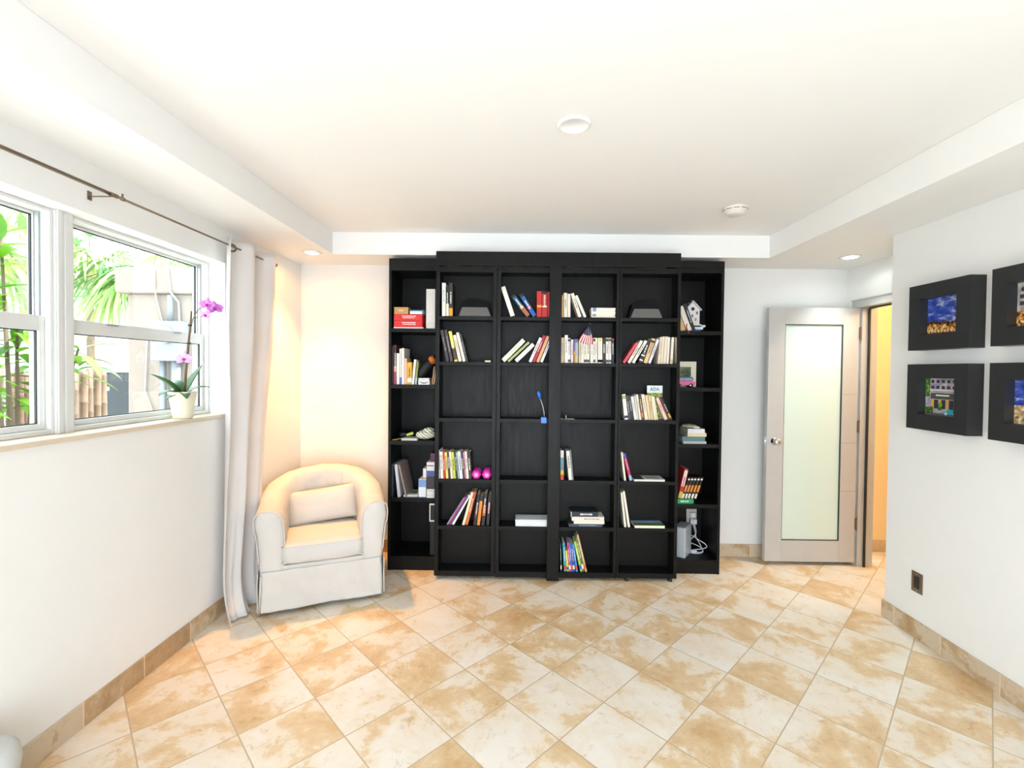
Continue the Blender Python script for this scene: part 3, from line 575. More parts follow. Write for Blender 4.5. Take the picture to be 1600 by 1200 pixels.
# ------------------------------------------------------------------ bookcases
def bookcase(name, label, x0, x1, y0, y1, z0, z1, levels, th, st, topt, group=None, plinth=0, feet=(), left=None, right=None):
    r = empty(name, ((x0 + x1) / 2, y0, z0)); tag(r, label, 'bookcase', group)
    cx = (x0 + x1) / 2
    left = left or st; right = right or st
    def pb(n, a, b_, c, d, e, f, bev=0.0012):
        q = BM(); box(q, a - cx, b_ - cx, c - y0, d - y0, e - z0, f - z0, bev); return new_obj(n, q, WOOD, r)
    pb('side_panel', x0, x0 + left, y0, y1 - 0.008, z0, z1); 
    q = BM(); box(q, x1 - right - cx, x1 - cx, 0, y1 - 0.008 - y0, 0, z1 - z0, 0.0012)   # right side panel with its two rows of shelf pin holes
    zz = levels[-1] + 0.10
    while zz < z1 - 0.12:
        for yy in (0.03, y1 - y0 - 0.05):
            g_ = bmesh.ops.create_circle(q, cap_ends=True, segments=8, radius=0.0022, matrix=Matrix.Translation((x1 - right - cx - 0.0004, yy, zz - z0)) @ Matrix.Rotation(-PI / 2, 4, 'Y'))
            for f in {f for v in g_['verts'] for f in v.link_faces}: f.material_index = 1
        zz += 0.064
    new_obj('side_panel', q, [WOOD, simple('pin_hole_grey', (0.24, 0.23, 0.22), 0.4)], r)
    pb('back_panel', x0, x1, y1 - 0.008, y1, z0, z1, 0.0)
    pb('top_panel', x0 + left, x1 - right, y0, y1 - 0.008, z1 - topt, z1)
    if topt > 0.03: pb('top_moulding', x0 + left, x1 - right, y0 - 0.004, y0, z1 - topt * 0.55, z1)
    for i, zz in enumerate(levels):
        pb('shelf', x0 + left, x1 - right, y0 + 0.002, y1 - 0.008, zz - th, zz)
    if plinth: pb('plinth', x0 + left, x1 - right, y0 + 0.006, y0 + 0.024, z0, levels[-1] - th - 0.002)
    else: pb('bottom_rail', x0 + left, x1 - right, y0 + 0.001, y0 + 0.02, z0, levels[-1] - th)
    for fx in feet:
        q = BM(); box(q, fx - 0.012 - cx, fx + 0.012 - cx, 0.004, 0.04, -z0 + 0.001, 0, 0.002); new_obj('foot', q, GASK, r)
    return r
YF = 3.37; YBK = 3.523
ZT = [1.925, 1.594, 1.184, 0.737, 0.395, 0.062]
ZLc = [1.8465, 1.4196, 0.9907, 0.5539, 0.1062]
G = 'tall narrow bookcases side by side'
bookcase('tall_bookcase', 'black tall open bookcase, leftmost of the four with casters, holding pink dumbbells', -0.632, -0.190, YF, YBK, 0.027, 2.283, ZT, 0.026, 0.028, 0.040, G, feet=(-0.585, -0.24))
bookcase('tall_bookcase', 'black tall open bookcase left of the wide centre stile, with the blue lamp', -0.187, 0.2335, YF, YBK, 0.024, 2.283, ZT, 0.026, 0.028, 0.040, G, feet=(0.12,))
bookcase('tall_bookcase', 'black tall open bookcase right of the wide centre stile, with the little flag', 0.2345, 0.698, YF, YBK, 0.024, 2.283, ZT, 0.026, 0.022, 0.040, G, feet=(0.34,), left=0.03)
bookcase('tall_bookcase', 'black tall open bookcase, rightmost of the four, with the green landscape card', 0.701, 1.140, YF, YBK, 0.027, 2.283, ZT, 0.026, 0.022, 0.040, G, feet=(0.78, 1.098), left=0.015)
for ob in bpy.data.objects:
    if ob.name.startswith('foot') and ob.parent and abs(ob.parent.location.x - 0.02) < 0.5 and abs(ob.parent.location.x) < 0.6: ob.location.y = 0.07
o = boxo('centre_stile', WOOD, None, 0.190, 0.278, YF - 0.026, YF - 0.0055, 0.012, 2.288, 0.0015); tag(o, 'wide black vertical stile covering the seam between the middle bookcases', 'stile')
r = empty('bookcase_header', (0.25, 3.35, 2.295)); tag(r, 'black header board boxed over the four tall bookcases', 'header board')
q = BM(); box(q, -0.879, 0.880, 0, 0.0135, -0.009, 0.093, 0.0012); new_obj('front_board', q, WOOD, r)
q = BM(); box(q, -0.876, 0.877, 0.0135, 0.158, 0.04, 0.09); new_obj('top_board', q, WOOD, r)
G2 = 'deep bookcases flanking the tall ones'
ZRc = list(ZLc); ZRc[3] = zr4 = 0.5325
bookcase('side_bookcase', 'deep black bookcase beside the armchair, red boxes on its top shelf', -1.016, -0.64, 3.515, 3.845, 0.0, 2.372, ZLc, 0.029, 0.020, 0.09, G2, plinth=1)
bookcase('side_bookcase', 'deep black bookcase beside the door, white birdhouse on its top shelf', 1.146, 1.513, 3.515, 3.845, 0.0, 2.372, ZRc, 0.029, 0.020, 0.09, G2, plinth=1)

# ------------------------------------------------------------------ books
ORD = ['first', 'second', 'third', 'fourth', 'fifth', 'sixth', 'seventh', 'eighth', 'ninth', 'tenth', 'eleventh', 'twelfth', 'thirteenth', 'fourteenth', 'fifteenth', 'sixteenth', 'seventeenth', 'eighteenth', 'nineteenth', 'twentieth']
def book(L, T, D, col, bands=(), t='', name='book'):
    """book with its spine facing -y, standing on z = 0; returns its root mesh (the cover)"""
    c = min(0.0014, T * 0.2)
    q = BM(); box(q, -T / 2, T / 2, 0, c, 0, L); box(q, -T / 2, -T / 2 + c, c, D, 0, L); box(q, T / 2 - c, T / 2, c, D, 0, L)
    r = new_obj(name, q, hexmat(col))
    q = BM(); box(q, -T / 2 + c, T / 2 - c, c, D - 0.003, 0.003, L - 0.003); new_obj('page_block', q, PAPER, r)
    for a, b_, h in bands:
        q = BM(); box(q, -T / 2 - 0.0001, T / 2 + 0.0001, -0.0005, 0, max(0, a) * L + 0.0001, min(1, b_) * L - 0.0001); new_obj('spine_band', q, hexmat(h), r)
    if t and T > 0.006:
        q = BM(); zz = L * random.uniform(0.30, 0.42); ze = L * random.uniform(0.70, 0.84); wv = T * 0.16
        while zz < ze:
            dl = random.uniform(0.004, 0.009); box(q, -wv, wv, -0.0009, -0.0004, zz, zz + dl); zz += dl + random.choice((0.0015, 0.0015, 0.005))
        new_obj('spine_title', q, hexmat(t), r)
    return r
def place_upright(r, x, z, y, T, th):
    r.location = (x, y, z + T / 2 * abs(math.sin(th)) + 0.0003); r.rotation_euler = (0, th, 0)
rows = []
for rec in BOOKS:
    if rec[0] == 'S': rows.append((rec, [])); continue
    rows[-1][1].append(rec)
def shelf_phrase(lvl, bay): return '%s shelf, %s' % (lvl, bay.replace('left side', 'left deep').replace('right side', 'right deep'))
for rec, items in rows:
    _, key, bay, lvl, z, yf = rec
    for i, it in enumerate(items):
        _, X, zb, Y, L, T, th, D, col, bands, t, desc = it
        if lvl == 'fourth' and bay.startswith('right'): zb = zb - 0.5539 + zr4
        y_ = Y + random.uniform(0.0, 0.006)
        r = book(L, T * 0.975, D, col, bands, t)
        place_upright(r, X, zb, y_, T * 0.975, th)
        lean = 'leaning right' if th > 0.12 else ('leaning left' if th < -0.12 else '')
        tail = '%s from the left on the %s' % (ORD[i], shelf_phrase(lvl, bay))
        lab = '%s, %s' % (desc, tail)
        if lean and len((lab + lean).replace(',', ' ').split()) <= 14: lab = '%s %s, %s' % (desc, lean, tail)
        if len(lab.split()) > 16: lab = '%s, %s from left, %s' % (desc, ORD[i], shelf_phrase(lvl, bay))
        tag(r, lab, 'book', 'books on the %s' % shelf_phrase(lvl, bay))
def flat(x0, x1, z, T, y, D, col, label, bands=(), t='', rz=0, group=None, cat='book', name='book'):
    """book lying flat, spine towards the room"""
    r = book(x1 - x0, T, D, col, bands, t, name)
    r.location = (x0, y, z + T / 2 + 0.0003); r.rotation_euler = (0, PI / 2, rz)
    tag(r, label, cat, group); return r
Yb = 3.385
# stack on the top shelf of the third tall bay
g = 'cream books stacked flat on the top shelf, third tall bay'
for i, (t_, c_, d_) in enumerate([(0.010, 'e8dcc4', 'lowest'), (0.016, 'ece2ce', 'second lowest'), (0.018, 'efe6d6', 'middle'), (0.012, 'ebe1d0', 'second from top'), (0.014, 'f0e8da', 'topmost')]):
    zz = ZT[0] + [0, .0104, .0268, .0452, .0576][i]
    flat(0.497, 0.672 - 0.003 * (i % 2), zz, t_, Yb + 0.002 * (i % 3), 0.12, c_, 'cream book lying flat, %s of the stack on top shelf, third tall bay' % d_, [(0.05, 0.2, '8088a8')] if i in (1, 3, 4) else [], '', group=g)
# stack on the fifth shelf of the third tall bay
g = 'books stacked flat on the fifth shelf, third tall bay'
z_ = ZT[4]
flat(0.352, 0.598, z_, 0.021, Yb, 0.13, '3a4858', 'slate blue book at the bottom of the stack right of the centre stile', t='98a4b0', group=g)
flat(0.388, 0.612, z_ + 0.0215, 0.020, Yb, 0.128, 'eadfcc', 'cream book second from the bottom in the stack right of the centre stile', group=g)
flat(0.374, 0.610, z_ + 0.042, 0.031, Yb + 0.003, 0.128, 'e6dccb', 'thick cream book second from the top in the stack right of the centre stile', t='a09080', group=g)
flat(0.366, 0.566, z_ + 0.0735, 0.036, Yb + 0.001, 0.13, '1a2634', 'navy book with bold white lettering topping the stack right of the centre stile', [(0.0, 0.03, 'd8d4cc')], 'f1ece0', group=g)
# fourth tall bay: open magazine and landscape cover book
r = flat(0.822, 1.046, ZT[3], 0.014, 3.374, 0.134, 'd8d4ce', 'white magazine lying flat with a dark green corner, fourth shelf, fourth tall bay', name='magazine', cat='magazine')
q = BM(); box(q, 0.00, 0.0004, 0.004, 0.125, 0.003, 0.075); b_ = new_obj('cover_photo', q, hexmat('1f3a30'), r); b_.location.x = -0.0074
q = BM(); box(q, 0.00, 0.0004, 0.03, 0.10, 0.10, 0.20); b_ = new_obj('cover_text', q, hexmat('a8a29a'), r); b_.location.x = -0.0074
r = flat(0.832, 1.050, ZT[4], 0.018, 3.374, 0.134, 'e8ecd0', 'picture book lying flat with a green field and blue sky cover', name='picture_book')
def landscape_mat():
    m, N, L, p = base_mat('landscape_cover')
    tc = N.new('ShaderNodeTexCoord'); s_ = N.new('ShaderNodeSeparateXYZ'); L.new(tc.outputs['Object'], s_.inputs[0])
    nz = N.new('ShaderNodeTexNoise'); nz.inputs['Scale'].default_value = 45; nz.inputs['Detail'].default_value = 6; L.new(tc.outputs['Object'], nz.inputs['Vector'])
    a = N.new('ShaderNodeMath'); a.operation = 'MULTIPLY_ADD'; L.new(nz.outputs[0], a.inputs[0]); a.inputs[1].default_value = 0.05; L.new(s_.outputs[1], a.inputs[2])
    mr = N.new('ShaderNodeMapRange'); mr.inputs[1].default_value = 0.0; mr.inputs[2].default_value = 0.17; L.new(a.outputs[0], mr.inputs[0])
    r_ = ramp(N, [(0.0, srgb('4a6a30')), (0.35, srgb('5c7c38')), (0.5, srgb('3c5a34')), (0.62, srgb('b8c8d8')), (0.8, srgb('5a7cb8')), (1.0, srgb('3a5c98'))]); L.new(mr.outputs[0], r_.inputs[0]); L.new(r_.outputs[0], p.inputs['Base Color'])
    p.inputs['Roughness'].default_value = 0.3
    return m
q = BM(); box(q, 0, 0.0005, 0.001, 0.133, 0.001, 0.217); b_ = new_obj('cover_picture', q, landscape_mat(), r); b_.location.x = -0.0095
# white flat box on the fifth shelf of the second bay
r = empty('flat_box', (0.075, 3.378, ZT[4])); tag(r, 'long flat white box low on a shelf, left of the centre stile', 'box')
q = BM(); box(q, -0.115, 0.125, 0, 0.12, 0.0005, 0.050, 0.002); new_obj('carton', q, simple('white_card', (0.86, 0.87, 0.88), 0.5), r)
q = BM(); box(q, -0.1155, 0.1255, -0.0006, 0.1206, 0.036, 0.0505, 0.0005); new_obj('lid', q, simple('white_card_lid', (0.83, 0.84, 0.85), 0.5), r)

# dumbbells
PINK = simple('magenta_vinyl', (0.87, 0.20, 0.66), 0.38)
def dumbbell(x, label):
    r = empty('dumbbell', (x, 3.382, ZT[3])); tag(r, label, 'dumbbell', 'pink dumbbells')
    R_ = 0.036
    for y0, y1 in ((0.0, 0.045), (0.09, 0.135)):
        q = BM(); ang = PI / 6
        prof = [(0.024, y0), (R_, y0 + 0.012), (R_, y1 - 0.012), (0.024, y1)]
        rings = [[q.verts.new((rr * math.cos(ang + PI * k / 3), yy, R_ * 0.866 + 0.0005 + rr * math.sin(ang + PI * k / 3) )) for k in range(6)] for rr, yy in prof]
        for i in range(3):
            for k in range(6): q.faces.new((rings[i][k], rings[i][(k + 1) % 6], rings[i + 1][(k + 1) % 6], rings[i + 1][k]))
        q.faces.new(rings[0]); q.faces.new(rings[-1]); bmesh.ops.recalc_face_normals(q, faces=q.faces)
        for v in q.verts:   # flat side down
            dx, dz = v.co.x, v.co.z - (R_ * 0.866 + 0.0005); a = PI / 6
            v.co.x = dx * math.cos(a) - dz * math.sin(a); v.co.z = R_ * 0.866 + 0.0005 + dx * math.sin(a) + dz * math.cos(a)
        new_obj('weight_head', q, PINK, r)
    q = BM(); tube(q, [(0, 0.04, R_ * 0.866), (0, 0.095, R_ * 0.866)], 0.013, 14); new_obj('handle', q, PINK, r, True)
    q = BM(); lathe(q, [(0.0001, -0.0006), (0.013, -0.0006), (0.013, 0.0)], 20, 'y', (0, 0, R_ * 0.866)); new_obj('weight_mark', q, simple('mark_pink', (0.95, 0.62, 0.86), 0.4), r)
dumbbell(-0.331, 'magenta hex dumbbell touching the row of books, left of the pair')
dumbbell(-0.254, 'magenta hex dumbbell at the shelf end, right of the pair')

# black tapered pouches
def pouch(x0, x1, xt0, xt1, label, side):
    r = empty('fabric_basket', ((x0 + x1) / 2, 3.378, ZT[0])); tag(r, label, 'basket', 'black tapered baskets')
    c = (x0 + x1) / 2; h = 0.070
    BLKF = simple('black_felt', (0.06, 0.06, 0.065), 0.85, spec=0.2); FR = simple('charcoal_leatherette', (0.40, 0.39, 0.38), 0.42, bump=0.1)
    q = BM(); f0, f1, g0, g1 = x0 - c, x1 - c, xt0 - c, xt1 - c
    # body behind: slumped rim higher than the front flap
    n = 14; prof = []
    for i in range(n + 1):
        u = i / n; x = f0 + (f1 - f0) * u
        e = min(1, math.sin(PI * u) ** 0.22 if 0 < u < 1 else 0)
        hh = 0.138 * e + 0.006 * math.sin(7 * u + side) * e
        prof.append((x * (0.93 if False else 1) * (1 - 0.10 * e), max(0.003, hh)))
    prof = [(f0, 0.001)] + prof + [(f1, 0.001)]
    prism(q, prof, 0.032, 0.118); o_ = new_obj('soft_body', q, BLKF, r)
    bv = o_.modifiers.new('b', 'BEVEL'); bv.width = 0.006; bv.segments = 3
    q = BM()
    vs = [q.verts.new(p) for p in ((f0 + 0.010, 0.0, 0.001), (f1 - 0.010, 0.0, 0.001), (g1, 0.024, h), (g0, 0.024, h), (f0 + 0.010, 0.031, 0.001), (f1 - 0.010, 0.031, 0.001), (g1, 0.0315, h), (g0, 0.0315, h))]
    for f in ((0, 1, 2, 3), (5, 4, 7, 6), (1, 5, 6, 2), (4, 0, 3, 7), (3, 2, 6, 7), (4, 5, 1, 0)): q.faces.new([vs[k] for k in f])
    bmesh.ops.recalc_face_normals(q, faces=q.faces); bmesh.ops.bevel(q, geom=list(q.edges), offset=0.003, segments=2, affect='EDGES'); new_obj('front_flap', q, FR, r)
pouch(-0.478, -0.223, -0.447, -0.262, 'black soft basket with grey tapered front, beside books in the first tall bay', 0.4)
pouch(0.772, 1.022, 0.812, 0.990, 'black soft basket with grey tapered front, alone on its shelf, upper right', 2.1)

# small card on second shelf, bay 1
o = boxo('paper_tag', simple('pale_yellow_card', (0.88, 0.87, 0.68), 0.6), None, -0.274, -0.232, 3.378, 3.386, ZT[1] + 0.0004, ZT[1] + 0.012, 0.0008); tag(o, 'tiny pale yellow tag lying on the second shelf of the first tall bay', 'tag')

# blue clip lamp
BLU = simple('blue_plastic', (0.08, 0.42, 0.86), 0.3)
r = empty('clip_lamp', (0.163, 3.39, ZT[2])); tag(r, 'small blue gooseneck clip lamp on the third shelf, left of the centre stile', 'lamp')
q = BM(); box(q, -0.026, 0.018, -0.024, 0.03, 0.0005, 0.014, 0.005); box(q, -0.024, 0.016, -0.026, -0.021, -0.03, 0.012, 0.002); new_obj('clip_base', q, BLU, r)
q = BM(); tube(q, [(0.0, 0, 0.012), (-0.002, -0.002, 0.05), (-0.011, -0.004, 0.09), (-0.022, -0.006, 0.125), (-0.032, -0.01, 0.150)], 0.0024, 8); new_obj('gooseneck', q, simple('white_rubber', (0.86, 0.86, 0.84), 0.4), r, True)
q = BM()
dirv = Vector((-0.25, -0.1, 1)).normalized(); p0 = Vector((-0.032, -0.01, 0.148))
tube(q, [p0 + dirv * s for s in (0, 0.008, 0.02, 0.038, 0.052, 0.058)], [0.004, 0.0085, 0.012, 0.013, 0.010, 0.004], 16); new_obj('lamp_head', q, BLU, r, True)

# small flag
r = empty('small_flag', (0.452, 3.384, ZT[1] + 0.14)); tag(r, 'small American flag drooping over the tops of the books in the third tall bay', 'flag')
q = BM(); tube(q, [(0.020, 0.012, -0.02), (0.033, 0.006, 0.145)], 0.0016, 8); new_obj('flag_stick', q, simple('stick_black', (0.08, 0.08, 0.08), 0.4), r)
q = BM(); lathe(q, [(0.0001, 0.0), (0.003, 0.002), (0.003, 0.006), (0.0001, 0.009)], 10, 'z', (0.033, 0.006, 0.145)); new_obj('finial', q, simple('finial_grey', (0.35, 0.35, 0.35), 0.3), r)
FR_, FW_, FB_ = hexmat('b02a34'), hexmat('f0e6e2'), hexmat('26304e')
q = BM(); nu, nv = 26, 14
def fp(u, v):   # u across the stripes (0 left .. 1 right), v down the cloth
    top = Vector((0.030, 0, 0.135)); 
    bl, br = Vector((-0.052, 0, 0.022)), Vector((0.058, 0, -0.002))
    e = bl.lerp(br, u); e.z += -0.014 * math.sin(PI * u)
    p = top.lerp(e, 0.06 + 0.94 * v); p.y = -0.004 - 0.006 * math.sin(u * 19) * v; p.x += 0.010 * math.sin(PI * v) * (u - 0.35)
    return p
vv = [[q.verts.new(fp(i / nu, j / nv)) for j in range(nv + 1)] for i in range(nu + 1)]
for i in range(nu):
    for j in range(nv):
        f = q.faces.new((vv[i][j], vv[i][j + 1], vv[i + 1][j + 1], vv[i + 1][j]))
        f.material_index = 2 if j < 7 - (i > 20) else (i // 2) % 2
o_ = new_obj('flag_cloth', q, [FR_, FW_, FB_], r, True); sd = o_.modifiers.new('s', 'SOLIDIFY'); sd.thickness = 0.0006
q = BM()
for (u, v) in ((.2, .30), (.4, .2), (.45, .36), (.65, .28), (.62, .42), (.82, .36), (.3, .42)):
    p = fp(u, v); bmesh.ops.create_circle(q, cap_ends=True, segments=5, radius=0.0022, matrix=Matrix.Translation((p.x, p.y - 0.0018, p.z)) @ Matrix.Rotation(PI / 2, 4, 'X'))
new_obj('flag_stars', q, FW_, r)

# tiny figurine on a card
r = empty('figurine', (0.318, 3.384, ZT[2])); tag(r, 'tiny black and white figurine on a small card, right of the centre stile', 'figurine')
q = BM(); box(q, -0.036, 0.065, -0.008, 0.05, 0.0004, 0.0016); new_obj('card', q, simple('white_note', (0.86, 0.85, 0.82), 0.6), r)
q = BM(); tube(q, [(0, 0.01, 0.002), (0.0, 0.01, 0.034)], [0.0075, 0.0025], 10); tube(q, [(-0.018, 0.01, 0.010), (0, 0.01, 0.021), (0.016, 0.01, 0.012)], 0.0035, 8); new_obj('figure_body', q, simple('figurine_black', (0.07, 0.07, 0.08), 0.4), r, True)
q = BM(); box(q, 0.002, 0.0055, 0.0, 0.003, 0.004, 0.028, 0.001); new_obj('figure_stripe', q, FW_, r)

# brochure with teal letters behind the paperbacks in the fourth bay
r = empty('brochure', (0.975, 3.452, ZT[2])); tag(r, 'glossy brochure with teal ADA letters over green foliage, behind the leaning paperbacks', 'brochure')
q = BM(); box(q, -0.048, 0.066, 0, 0.0035, 0.0005, 0.250); new_obj('cover', q, simple('brochure_white', (0.90, 0.91, 0.92), 0.25), r)
def foliage_mat(name, cols, scale):
    m, N, L, p = base_mat(name); tc = N.new('ShaderNodeTexCoord'); nz = N.new('ShaderNodeTexNoise'); nz.inputs['Scale'].default_value = scale; nz.inputs['Detail'].default_value = 7; L.new(tc.outputs['Object'], nz.inputs['Vector'])
    k = len(cols); r_ = ramp(N, [(0.3 + 0.42 * i / (k - 1), srgb(c)) for i, c in enumerate(cols)]); L.new(nz.outputs[0], r_.inputs[0]); L.new(r_.outputs[0], p.inputs['Base Color']); p.inputs['Roughness'].default_value = 0.4
    return m
q = BM(); box(q, -0.0475, 0.0655, -0.0005, 0, 0.002, 0.196); new_obj('cover_photo', q, foliage_mat('foliage_print', ['232c14', '5c6c2c', 'a8b04c', 'd8dc9c'], 60), r)
def text_mesh(name, s, size, mat, parent, loc, rot=(PI / 2, 0, 0), ext=0.0004, bold=0.0):
    cu = bpy.data.curves.new(name, 'FONT'); cu.body = s; cu.size = size; cu.extrude = ext; cu.offset = bold; cu.align_x = 'CENTER'; cu.align_y = 'CENTER'
    tmp = bpy.data.objects.new(name, cu); COL.objects.link(tmp)
    dg = bpy.context.evaluated_depsgraph_get(); me = bpy.data.meshes.new_from_object(tmp.evaluated_get(dg)); bpy.data.objects.remove(tmp)
    o_ = bpy.data.objects.new(name, me); COL.objects.link(o_); me.materials.clear(); me.materials.append(mat); o_.parent = parent; o_.location = loc; o_.rotation_euler = rot
    return o_
text_mesh('lettering', 'ADA', 0.034, hexmat('1c8a7c'), r, (0.008, -0.0008, 0.222), bold=0.0008)

# ---- left deep bookcase contents
z0_, Ys = ZLc[0], 3.53
g = 'red boxes on the left deep bookcase'
def carton(x0, x1, y, d, z, h, mat, name, label, cat='box', group=None, texts=(), txtmat=None, bev=0.0015, rz=0):
    r = empty(name, ((x0 + x1) / 2, y, z), rz); tag(r, label, cat, group)
    q = BM(); w_ = (x1 - x0) / 2; box(q, -w_, w_, 0, d, 0.0004, h, bev); new_obj('carton', q, mat, r)
    for (u0, u1, v0, v1, hx) in texts:
        q = BM(); box(q, -w_ + 2 * w_ * u0, -w_ + 2 * w_ * u1, -0.0006, 0, h * v0, h * v1); new_obj('printed_panel', q, hexmat(hx), r)
    return r
REDB = simple('glossy_red_card', (0.86, 0.10, 0.08), 0.35)
def redmarks(r, h, rows_):
    q = BM(); random.seed(int(h * 1e4) + rows_)
    for k in range(rows_):
        x = -0.045 + 0.004 * k; zz = h * (0.42 - 0.26 * k) + h * 0.22
        while x < 0.05:
            l_ = random.uniform(0.005, 0.014); box(q, x, x + l_, -0.0008, 0.0002, zz, zz + h * 0.13); x += l_ + 0.003
    new_obj('lettering', q, FW_, r)
    q = BM(); w_ = 0.108
    for s_ in (0.0, 1.0):
        tube(q, [(w_ - 0.035, -0.0006, h * s_ * 0.98 + 0.001 * (1 - s_)), (w_ - 0.001, -0.0006, h * 0.5)], 0.0008, 5)
    new_obj('wrap_fold', q, simple('dark_red', (0.55, 0.05, 0.05), 0.4), r)
o = boxo('notepad', FW_, None, -0.982, -0.757, Ys - 0.003, Ys + 0.16, z0_ + 0.0004, z0_ + 0.009, 0.0006); tag(o, 'white pad lying flat under the two red boxes', 'notepad')
r = carton(-0.981, -0.765, Ys, 0.15, z0_ + 0.0092, 0.050, REDB, 'gift_box', 'glossy red wrapped box with white lettering, lower of the two', group=g); redmarks(r, 0.050, 2)
r = carton(-0.981, -0.765, Ys, 0.15, z0_ + 0.0595, 0.048, REDB, 'gift_box', 'glossy red wrapped box with white lettering, upper of the two', group=g); redmarks(r, 0.048, 2)
r = carton(-0.980, -0.872, Ys, 0.10, z0_ + 0.108, 0.053, simple('kraft_card', (0.76, 0.58, 0.36), 0.6), 'kraft_box', 'small tan cardboard box on top of the red boxes', texts=[(0.32, 0.66, 0.42, 0.60, 'd8c4a0')])
r = carton(-0.862, -0.752, Ys + 0.004, 0.12, z0_ + 0.108, 0.034, hexmat('3c6c8c'), 'small_packet', 'blue and white packet beside the tan box on the red boxes', texts=[(0.02, 0.86, 0.05, 0.7, 'e8e8dc')])
r = carton(-0.736, -0.668, Ys, 0.24, z0_, 0.300, simple('off_white_card', (0.87, 0.84, 0.81), 0.5), 'magazine_box', 'tall off white file box next to the red boxes', texts=[(0.16, 0.9, 0.095, 0.1, 'b8b0a8'), (0.16, 0.9, 0.115, 0.12, 'b8b0a8'), (0.16, 0.9, 0.135, 0.14, 'b8b0a8'), (0.16, 0.9, 0.155, 0.16, 'b8b0a8')])
# second shelf: dark crumpled cap with orange patch, white boxes
def blob(bm, c, s, seed, amp=0.18, seg=3, freq=2.0):
    rb = bmesh.ops.create_icosphere(bm, subdivisions=seg, radius=1)
    for v in rb['verts']:
        n_ = v.co.normalized(); d = 1 + amp * mnoise.noise(n_ * freq + Vector((seed, seed * 2, 0)))
        v.co = Vector((n_.x * s[0] * d + c[0], n_.y * s[1] * d + c[1], n_.z * s[2] * d + c[2]))
r = empty('folded_umbrella', (-0.76, 3.60, ZLc[1])); tag(r, 'black crumpled folding umbrella with an orange patch, behind the white boxes', 'umbrella')
q = BM(); tube(q, [(-0.045, 0.0, 0.035), (-0.03, 0.0, 0.085), (0.02, 0.02, 0.15), (0.07, 0.03, 0.19), (0.10, 0.03, 0.225)], [0.026, 0.038, 0.044, 0.036, 0.018], 18)
for v in q.verts: v.co += v.co.normalized() * 0.007 * mnoise.noise(v.co * 60)
new_obj('canopy', q, simple('black_nylon', (0.035, 0.035, 0.04), 0.6), r, True)
q = BM(); tube(q, [(0.045, -0.012, 0.178), (0.062, -0.010, 0.192), (0.078, -0.008, 0.205)], [0.028, 0.036, 0.028], 14); new_obj('orange_band', q, hexmat('c86420'), r, True)
r = carton(-0.792, -0.706, Ys, 0.10, ZLc[1], 0.036, simple('white_box', (0.90, 0.90, 0.88), 0.5), 'small_box', 'small white box with a black smile curve, lower of two on the second shelf')
q = BM(); tube(q, [(-0.034 + 0.068 * k / 10, -0.001, 0.024 - 0.012 * math.sin(PI * k / 10)) for k in range(11)], [0.0012 + 0.0022 * math.sin(PI * k / 10) for k in range(11)], 8); new_obj('smile_mark', q, hexmat('151515'), r)
r = carton(-0.792, -0.712, Ys + 0.004, 0.095, ZLc[1] + 0.0365, 0.014, hexmat('ece2e2'), 'small_box', 'thin white pinkish box on top of the box with the smile curve')
# third shelf: strap, packet, tube, cloth bundle
z_ = ZLc[2]
q = BM(); 
pts = [(-0.985, 3.535, z_ + 0.004), (-0.96, 3.54, z_ + 0.006), (-0.93, 3.56, z_ + 0.012), (-0.89, 3.60, z_ + 0.016), (-0.86, 3.64, z_ + 0.010)]
for i in range(len(pts) - 1):
    a, c = pts[i], pts[i + 1]
    f = q.faces.new([q.verts.new(p) for p in ((a[0], a[1] - 0.012, a[2]), (c[0], c[1] - 0.012, c[2]), (c[0], c[1] + 0.012, c[2]), (a[0], a[1] + 0.012, a[2]))])
bmesh.ops.remove_doubles(q, verts=q.verts, dist=1e-5)
o = new_obj('yellow_strap', q, hexmat('d8c030')); sd = o.modifiers.new('s', 'SOLIDIFY'); sd.thickness = 0.003; sd.offset = 1; tag(o, 'yellow strap hanging to the shelf edge, left deep bookcase', 'strap')
q = BM(); blob(q, (-0.935, 3.66, z_ + 0.032), (0.045, 0.05, 0.030), 3.1); o = new_obj('black_pouch', q, simple('pouch_black', (0.05, 0.05, 0.06), 0.5), None, True); tag(o, 'small black pouch behind the yellow strap', 'pouch')
q = BM(); tube(q, [(-0.895, 3.60, z_ + 0.034), (-0.845, 3.60, z_ + 0.050)], 0.011, 14); o = new_obj('marker_pen', q, hexmat('cfe05c'), None, True); tag(o, 'lime green marker resting beside the striped cloth', 'marker')
o = boxo('grey_paper', hexmat('c8c6c0'), None, -0.92, -0.80, 3.53, 3.66, z_ + 0.0004, z_ + 0.018, 0.002); tag(o, 'grey paper stack lying flat between strap and striped cloth', 'papers')
def stripes_mat():
    m, N, L, p = base_mat('striped_cloth'); tc = N.new('ShaderNodeTexCoord'); mp = N.new('ShaderNodeMapping'); mp.inputs['Rotation'].default_value = (0.3, 0.9, 0.2); L.new(tc.outputs['Object'], mp.inputs[0])
    wv = N.new('ShaderNodeTexWave'); wv.inputs['Scale'].default_value = 17; wv.inputs['Distortion'].default_value = 3; L.new(mp.outputs[0], wv.inputs['Vector'])
    r_ = ramp(N, [(0.06, srgb('3a3a34')), (0.16, srgb('e6e2c8')), (1.0, srgb('ece8d4'))]); L.new(wv.outputs[0], r_.inputs[0]); L.new(r_.outputs[0], p.inputs['Base Color']); p.inputs['Roughness'].default_value = 0.9; return m
q = BM(); blob(q, (-0.745, 3.60, z_ + 0.040), (0.078, 0.062, 0.036), 1.7, 0.2); blob(q, (-0.725, 3.60, z_ + 0.068), (0.045, 0.04, 0.026), 5.2, 0.2)
